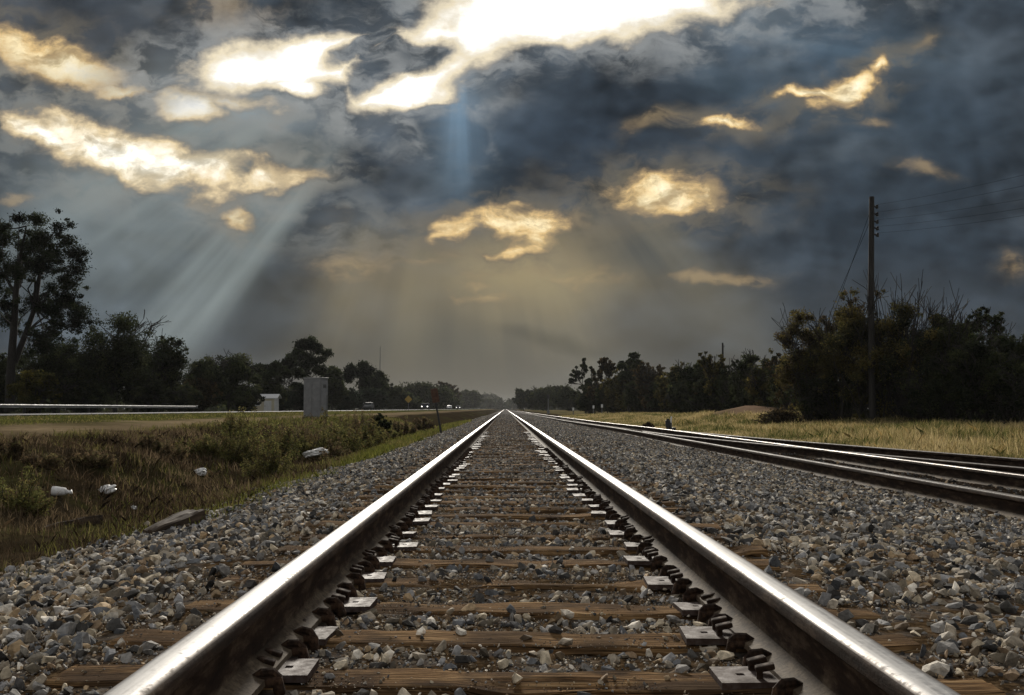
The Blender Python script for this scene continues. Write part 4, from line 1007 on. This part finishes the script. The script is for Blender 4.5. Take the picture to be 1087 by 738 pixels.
# ------------------------------------------------------------------ litter, logs
def crumple(name, label, px, py, wpx, hpx, seed, cat='litter', m='white_plastic'):
    p = hit(px, py + hpx * .45); sc = p.y / F; r = np.random.default_rng(seed)
    bm = bmesh.new(); bmesh.ops.create_icosphere(bm, subdivisions=4, radius=1)
    for v in bm.verts:
        c = v.co; d = Vector(c)
        f = 1 + .55 * float(vnoise(d.x + seed, d.y + d.z * 1.7, .55, seed)) + .35 * abs(float(vnoise(d.x * 1.3 + d.z, d.y - seed, .22, seed + 1)))
        v.co = Vector((c.x * wpx * .5 * sc * f, c.y * wpx * .38 * sc * f, max(c.z * f, -.55) * hpx * .55 * sc))
    bmesh.ops.recalc_face_normals(bm, faces=bm.faces)
    me = bpy.data.meshes.new(name); bm.to_mesh(me); bm.free()
    o = link(name, me, M[m]); o.location = p + Vector((0, 0, hpx * .3 * sc + (.16 if name == 'flat_rubbish' else 0))); o.rotation_euler = (r.normal(0, .15), r.normal(0, .15), r.uniform(-.4, .4))
    return tag(o, label, cat)
crumple('plastic_bag', 'crumpled white plastic bag, middle of the three white scraps on the ditch slope', 112, 520, 20, 8, 3)
crumple('paper_scrap', 'crumpled white scrap high on the ditch slope, below the green weeds', 213, 501, 13, 9, 4)
crumple('flat_rubbish', 'pale flat sheet of rubbish in the grass at the ballast edge', 336, 488, 26, 8, 5)
crumple('paper_scrap', 'tiny white scrap between the rags and the broken tie', 142, 539, 6, 5, 6)
crumple('board_scrap', 'weathered grey-brown board lying along the crest of the bank', 188, 474, 30, 4, 8, 'board', 'wood')
p = hit(64, 527); e = empty('takeaway_cup', p + Vector((0, 0, .005)), 'white foam cup lying on its side, leftmost white scrap on the ditch slope', 'cup', None, .15)
k = p.y / F
mb = MB().tube([(-8 * k, 0, 5 * k), (-4 * k, 0, 5 * k), (3 * k, 0, 4.6 * k), (5 * k, 0, 4.4 * k)], [5.2 * k, 5.0 * k, 4.0 * k, 3.7 * k], 20); mb.build('cup_body', M['white_plastic'], e, True)
mb = MB().tube([(5 * k, 0, 4.4 * k), (8 * k, 1 * k, 3.6 * k), (11 * k, 1 * k, 4.0 * k)], [3.0 * k, 1.6 * k, 2.6 * k], 10); mb.build('torn_rim', M['white_plastic'], e, True)
# broken tie end lying on the shoulder
def log(name, label, pa, pb, w, h, seed):
    a = hit(*pa); b = hit(*pb); d = b - a; l = d.length; r = np.random.default_rng(seed)
    bm = bmesh.new(); bmesh.ops.create_cube(bm, size=1); bmesh.ops.subdivide_edges(bm, edges=bm.edges[:], cuts=7, use_grid_fill=True)
    for v in bm.verts:
        x = v.co.x * l; y_ = v.co.y * w; z_ = v.co.z * h; t = v.co.x + .5
        f = 1 - .45 * (1 - t) ** 2
        v.co = Vector((x, y_ * f + .03 * float(vnoise(x, z_ * 4, .2, seed)), z_ * f + .03 * float(vnoise(x, y_ * 4, .15, seed + 1))))
    bmesh.ops.recalc_face_normals(bm, faces=bm.faces)
    me = bpy.data.meshes.new(name); bm.to_mesh(me); bm.free(); o = link(name, me, M['rotten'])
    o.location = (a + b) / 2 + Vector((0, 0, h * .25)); o.rotation_euler = (0, -math.asin(max(-1, min(1, d.z / l))) - .05, math.atan2(d.y, d.x))
    return tag(o, label, 'timber')
log('broken_tie', 'broken dark tie with its cut end up, lying at the ballast edge', (158, 570), (209, 556), .16, .13, 3)
log('rotten_timber', 'rotten brown timber lying in the weeds left of the broken tie', (48, 562), (105, 556), .13, .09, 6)

# ------------------------------------------------------------------ things along the road
X0 = -23.4
g = empty('guardrail', (X0, 32, zg(X0, 32)), 'long pale guardrail along the far side of the road at the left', 'guardrail')
prof = [(0, .30), (.03, .33), (.0, .37), (.0, .40), (.03, .44), (.0, .48), (-.012, .48), (.018, .44), (-.012, .40), (-.012, .37), (.018, .33), (-.012, .30)]
mb = MB().prism([(a, b + .0) for a, b in prof], (-10, 43.5)); mb.build('rail_beam', M['galv'], g)
for kk in range(15):
    MB().box((-.09, -9.5 + kk * 3.75, .2), (.12, .10, .62), bevel=.008).build('post', M['pole'], g)
MB().box((.02, 43.6, .39), (.07, .25, .22), bevel=.03).build('end_piece', M['galv'], g)
# grey cabinet
Y = 50; X = atY(335, Y); e = empty('equipment_cabinet', (X, Y, zg(X, Y) - .05), 'tall plain grey equipment cabinet standing behind the green weeds', 'cabinet', None, R(-24))
hh = (CAM + ray(335, 402) * Y).z - e.location.z
MB().box((0, 0, hh / 2), (1.02, .62, hh), bevel=.02).build('body', M['cabinet'], e)
MB().box((0, 0, hh + .02), (1.07, .67, .05), bevel=.012).build('roof_cap', M['cabinet_edge'], e)
MB().box((.517, 0, hh * .5), (.016, .52, hh * .9), bevel=.004).build('side_panel', M['cabinet_edge'], e)  # right side in a paler grey than the body
for s in (-1, 1):
    d = MB().box((s * .245, -.317, hh * .52), (.47, .018, hh * .86), bevel=.004).build('door', M['cabinet'], e)
    MB().box((-s * .0 + s * .05, -.335, hh * .5), (.02, .03, .14), bevel=.004).build('handle', M['cabinet_edge'], d)
vb_ = MB()
for q in range(6): vb_.box((.528, 0, hh * .78 + q * .03), (.012, .26, .014), (0, R(20), 0))
vb_.build('vent', M['black'], e)
MB().tube([(.56, .2, 0), (.56, .2, hh * .55), (.52, .2, hh * .6)], [.025, .025, .025], 8).build('conduit', M['galv'], e)
MB().box((0, 0, .05), (1.12, .72, .16), bevel=.01).build('plinth', M['cabinet_edge'], e)
# shed
Y = 108; X = atY(282, Y); e = empty('shed', (X, Y, zg(X, Y) - .05), 'small cream shed with a pale gable roof beyond the road', 'shed', None, R(2)); e.scale = (1.3, 1.2, 1.22)
MB().box((0, 0, .62), (1.75, 2.0, 1.24)).build('wall', M['shed_wall'], e)
mb = MB(); mb.prism([(-1.08, 1.15), (0, 1.50), (1.08, 1.15), (1.08, 1.21), (0, 1.57), (-1.08, 1.21)], (-1.15, 1.15)); rf = mb.build('roof', M['shed_roof'], e); rf.rotation_euler = (0, 0, R(90))
d = MB().box((.35, -1.012, .48), (.6, .03, .95), bevel=.005).build('door', M['shed_roof'], e); MB().box((.13, -1.035, .5), (.03, .03, .1)).build('handle', M['black'], d)
f_ = MB().box((-.45, -1.01, .7), (.42, .03, .36), bevel=.004).build('window', M['white_paint'], e); MB().box((-.45, -1.028, .7), (.34, .01, .28)).build('pane', M['glass'], f_)
MB().box((.885, 0, .62), (.03, 1.96, 1.2)).build('end_wall', M['shed_roof'], e)
# slim mast
Y = 212; X = atY(403, Y); e = empty('radio_mast', (X, Y, zg(X, Y)), 'very thin tall mast rising above the umbrella pine', 'mast')
hm = (CAM + ray(403, 368) * Y).z - e.location.z
MB().tube([(0, 0, 0), (0, 0, hm * .55), (0, 0, hm)], [.14, .10, .05], 8).build('pole', M['galv'], e); MB().box((0, 0, .1), (.35, .35, .25), bevel=.02).build('base', M['cabinet'], e)
for t in (.55, .8): MB().tube([(-.12, 0, hm * t), (.12, 0, hm * t)], [.03, .03], 6).build('collar', M['galv'], e)
# yellow road sign
Y = 156; X = atY(433.5, Y); e = empty('road_sign', (X, Y, zg(X, Y)), 'yellow diamond road sign on a pale post beside the road', 'sign')
hs = (CAM + ray(433, 424) * Y).z - e.location.z
MB().tube([(0, 0, -.1), (0, 0, hs + .2)], [.045, .045], 8).build('post', M['galv'], e)
MB().box((0, -.06, hs), (.85, .02, .85), (0, R(45), 0), bevel=.006).build('sign_panel', M['yellow'], e)
# leaning rust-red sign by the ballast edge
Y = 35; X = atY(469, Y); e = empty('trackside_sign', (X, Y, zg(X, Y)), 'thin dark leaning post with a rust-red panel at the ballast edge', 'sign', None, 0); k = Y / F
pz = (CAM + ray(463, 428) * Y).z - e.location.z
MB().tube([(0, 0, -.1), (-6.3 * k, 0, pz), (-7.6 * k, .02, pz + 16 * k)], [.035, .032, .03], 8).build('post', M['black'], e)
MB().box((-7.2 * k, -.05, pz + 8 * k), (7.5 * k, .012, 15 * k), (0, R(-10), 0), bevel=.004).build('sign_panel', M['rust_sign'], e)
# cars and a van far up the road
def car(px, Y, label, paint, lit, van=False, side=-17.9):
    X = side if side is not None else atY(px, Y)
    Y = abs((X - CAM.x) / ray(px, 434).x); e = empty('van' if van else 'car', (X, Y, zg(X, Y) + .03), label, 'van' if van else 'car', 'vehicles far up the road')
    prof = [(-2.1, .35), (-2.15, .7), (-1.4, .92), (-.75, 1.42), (.8, 1.46), (1.6, 1.0), (2.15, .92), (2.2, .4)] if not van else [(-2.4, .35), (-2.45, .95), (-1.95, 1.15), (-1.5, 2.0), (2.4, 2.05), (2.42, .4)]
    b = MB(); b.prism(prof, (-.86, .86)); bmesh.ops.bevel(b.bm, geom=b.bm.edges[:], offset=.07, segments=2, affect='EDGES')
    o = b.build('body', M[paint], e); o.rotation_euler = (0, 0, R(90))
    MB().box((0, -1.08 if not van else -1.77, 1.18 if not van else 1.6), (1.36, .05, .46), (R(-50) if not van else R(-27), 0, 0), bevel=.01).build('windscreen', M['glass'], e)
    for s in (-1, 1):
        MB().box((s * .868, .05, 1.2 if not van else 1.5), (.02, 1.3, .34), bevel=.005).build('side_window', M['glass'], e)
        MB().ball((s * .62, -2.13 if not van else -2.42, .72), .12, 2, (1, .5, 1)).build('headlight', M['lamp'] if lit else M['galv'], e)
        for yy in (-1.35, 1.35):
            w = MB().tube([(s * .78, yy, .33), (s * .9, yy, .33)], [.33, .33], 16).build('tyre', M['rubber'], e)
            MB().tube([(s * .89, yy, .33), (s * .915, yy, .33)], [.19, .17], 12).build('rim', M['galv'], w)
    MB().box((0, -2.2 if not van else -2.46, .45), (1.5, .08, .16), bevel=.02).build('bumper', M['black'], e)
car(451.5, 0, 'approaching car with bright headlights, nearer of the two lit ones on the road', 'dark_paint', True)
car(486.5, 0, 'farther approaching car with bright headlights near the end of the road', 'dark_paint', True)
car(477, 0, 'small pale car between the two lit cars far up the road', 'white_paint', False, side=-21.2)
car(391, 0, 'small pale car standing below the umbrella pine beyond the road', 'galv', False, side=-26.0)

# ------------------------------------------------------------------ things beside the siding
Y = 45.6; px = 926; X = atY(px, Y); e = empty('utility_pole', (X, Y, zg(X, Y)), 'tall dark utility pole with a column of insulators above the olive bush', 'utility pole', 'utility poles')
POLE = Vector((X, Y, zg(X, Y))); top = (CAM + ray(928, 209) * Y).z - POLE.z; k = Y / F
MB().tube([(0, 0, -.2), (.04, 0, top * .5), (4.5 * k, 0, top)], [.155, .14, .115], 12).build('pole', M['pole'], e)
tips = []
for i, py in enumerate((218, 226, 234, 241, 248)):
    z = (CAM + ray(930, py) * Y).z - POLE.z
    br = MB().tube([(4.3 * k, 0, z), (4.3 * k + .16, 0, z - .06), (4.3 * k + .24, 0, z - .15)], [.035, .035, .03], 6).build('bracket', M['black'], e)
    MB().tube([(4.3 * k + .24, 0, z - .16), (4.3 * k + .24, 0, z - .11), (4.3 * k + .25, 0, z - .06), (4.3 * k + .25, 0, z + .0), (4.3 * k + .25, 0, z + .03)], [.05, .075, .045, .065, .03], 10).build('insulator', M['black'], br)
    tips.append(POLE + Vector((4.3 * k + .25, 0, z + .03)))
TARGET = [177, 189, 204, 214, 222]
for i, t in enumerate(tips):
    d = ray(1110, TARGET[i] - 3); q = CAM + d * 27.0
    q2 = q + (q - t) * .6
    pts = []
    for s in np.linspace(0, 1, 16):
        p = t.lerp(q2, s); p.z -= .35 * 4 * s * (1 - s) * .5; pts.append(p)
    o = MB().tube(pts, [.0036] * 16, 5).build('overhead_wire', M['wire'])
    tag(o, '%s of five wires from the utility pole to the right edge' % ['topmost', 'second from the top', 'middle', 'fourth from the top', 'lowest'][i], 'wire', 'wires from the utility pole')
for i, (zz, gx, gy) in enumerate(((222, 897, 300), (232, 902, 285))):
    t = POLE + Vector((3.5 * k, 0, (CAM + ray(928, zz) * Y).z - POLE.z)); q = CAM + ray(gx, gy) * (Y + 2.0); q = t + (q - t) * 2.2
    q.z = max(q.z, .2)
    pts = [t.lerp(q, s) for s in np.linspace(0, 1, 6)]
    o = MB().tube(pts, [.010] * 6, 5).build('guy_wire', M['wire']); tag(o, ['upper guy wire slanting down left of the utility pole into the bush', 'lower guy wire slanting down left of the utility pole into the bush'][i], 'wire', 'guy wires of the utility pole')
Y = 92; X = atY(768, Y); e = empty('utility_pole', (X, Y, zg(X, Y)), 'short distant pole just topping the twiggy trees', 'utility pole', 'utility poles')
hp = (CAM + ray(768, 364) * Y).z - e.location.z
MB().tube([(0, 0, -.1), (0, 0, hp)], [.12, .08], 10).build('pole', M['pole'], e); MB().tube([(0, 0, hp - .35), (.12, 0, hp - .4), (.14, 0, hp - .25)], [.03, .035, .03], 8).build('insulator', M['black'], e)
# switch stand
Y = 38; X = atY(711, Y); e = empty('switch_stand', (X, Y, zg(X, Y)), 'dark switch stand with a pale target beside the points of the siding', 'switch stand'); k = Y / F
MB().box((0, 0, .06), (.60, .34, .10), bevel=.012).build('base', M['black'], e)
MB().tube([(-2.0 * k, 0, .1), (-2.0 * k, 0, .22), (-2.0 * k, 0, .56)], [.075, .06, .05], 10).build('mast', M['black'], e)
MB().box((-2.2 * k, 0, .36), (.17, .14, .28), bevel=.02).build('gear_housing', M['black'], e)
MB().box((1.3 * k, .0, .52), (.045, .10, .24), (0, R(6), 0), bevel=.01).build('target', M['white_paint'], e)
MB().tube([(1.3 * k, 0, .1), (1.3 * k, 0, .42)], [.035, .03], 8).build('target_staff', M['galv'], e)
MB().tube([(-1 * k, 0, .22), (3.4 * k, -.12, .14), (5 * k, -.14, .17)], [.03, .028, .034], 8).build('lever', M['black'], e)
MB().box((4.2 * k, 0, .16), (.13, .2, .14), bevel=.02).build('lock_box', M['black'], e)
# railway signal far up the line
Y = 190; X = atY(582, Y); e = empty('railway_signal', (X, Y, zg(X, Y)), 'distant railway signal with a dark head on a pale mast', 'signal'); hq = (CAM + ray(582, 421) * Y).z - e.location.z
MB().tube([(0, 0, -.1), (0, 0, hq - .3)], [.10, .09], 10).build('mast', M['galv'], e)
hd = MB().box((0, 0, hq - .1), (.5, .16, .8), bevel=.1).build('signal_head', M['black'], e)
for z in (-.2, .2): MB().tube([(0, -.08, hq - .1 + z), (0, -.28, hq - .09 + z)], [.13, .14], 12).build('lamp_hood', M['black'], hd)
MB().box((0, 0, .3), (.5, .4, .7), bevel=.02).build('base', M['cabinet'], e)
for px, Y, lab, hgt in ((608.5, 150, 'pale stubby marker post at the left end of the right-hand trees', 1.1), (630, 140, 'small pale marker post under the bare tree', 1.3), (639, 132, 'slim pale marker post, second under the right-hand row', 1.5)):
    X = atY(px, Y); e = empty('marker_post', (X, Y, zg(X, Y)), lab, 'post', 'marker posts')
    MB().tube([(0, 0, -.1), (0, 0, hgt)], [.07, .07], 8).build('post', M['galv'], e); MB().box((0, -.08, hgt - .2), (.26, .02, .42), bevel=.008).build('plate', M['white_paint'], e)

# ------------------------------------------------------------------ thin haze filling the air over the plain
HAZE = 0.00018
mh = bpy.data.materials.new('haze'); mh.use_nodes = True; _nt = mh.node_tree
for n in list(_nt.nodes): _nt.nodes.remove(n)
_o = _nt.nodes.new('ShaderNodeOutputMaterial'); _v = _nt.nodes.new('ShaderNodeVolumePrincipled'); _v.inputs['Density'].default_value = HAZE
_v.inputs['Color'].default_value = (.72, .72, .70, 1); L(_nt, _v.outputs[0], _o.inputs['Volume'])
bm = bmesh.new(); bmesh.ops.create_cube(bm, size=1)
for v in bm.verts: v.co = Vector((v.co.x * 8400, 3000 + v.co.y * 6400, (-4.0 if v.co.z < 0 else 30.0)))
me = bpy.data.meshes.new('haze'); bm.to_mesh(me); bm.free()
tag(link('haze', me, mh), None, None, None, 'stuff')
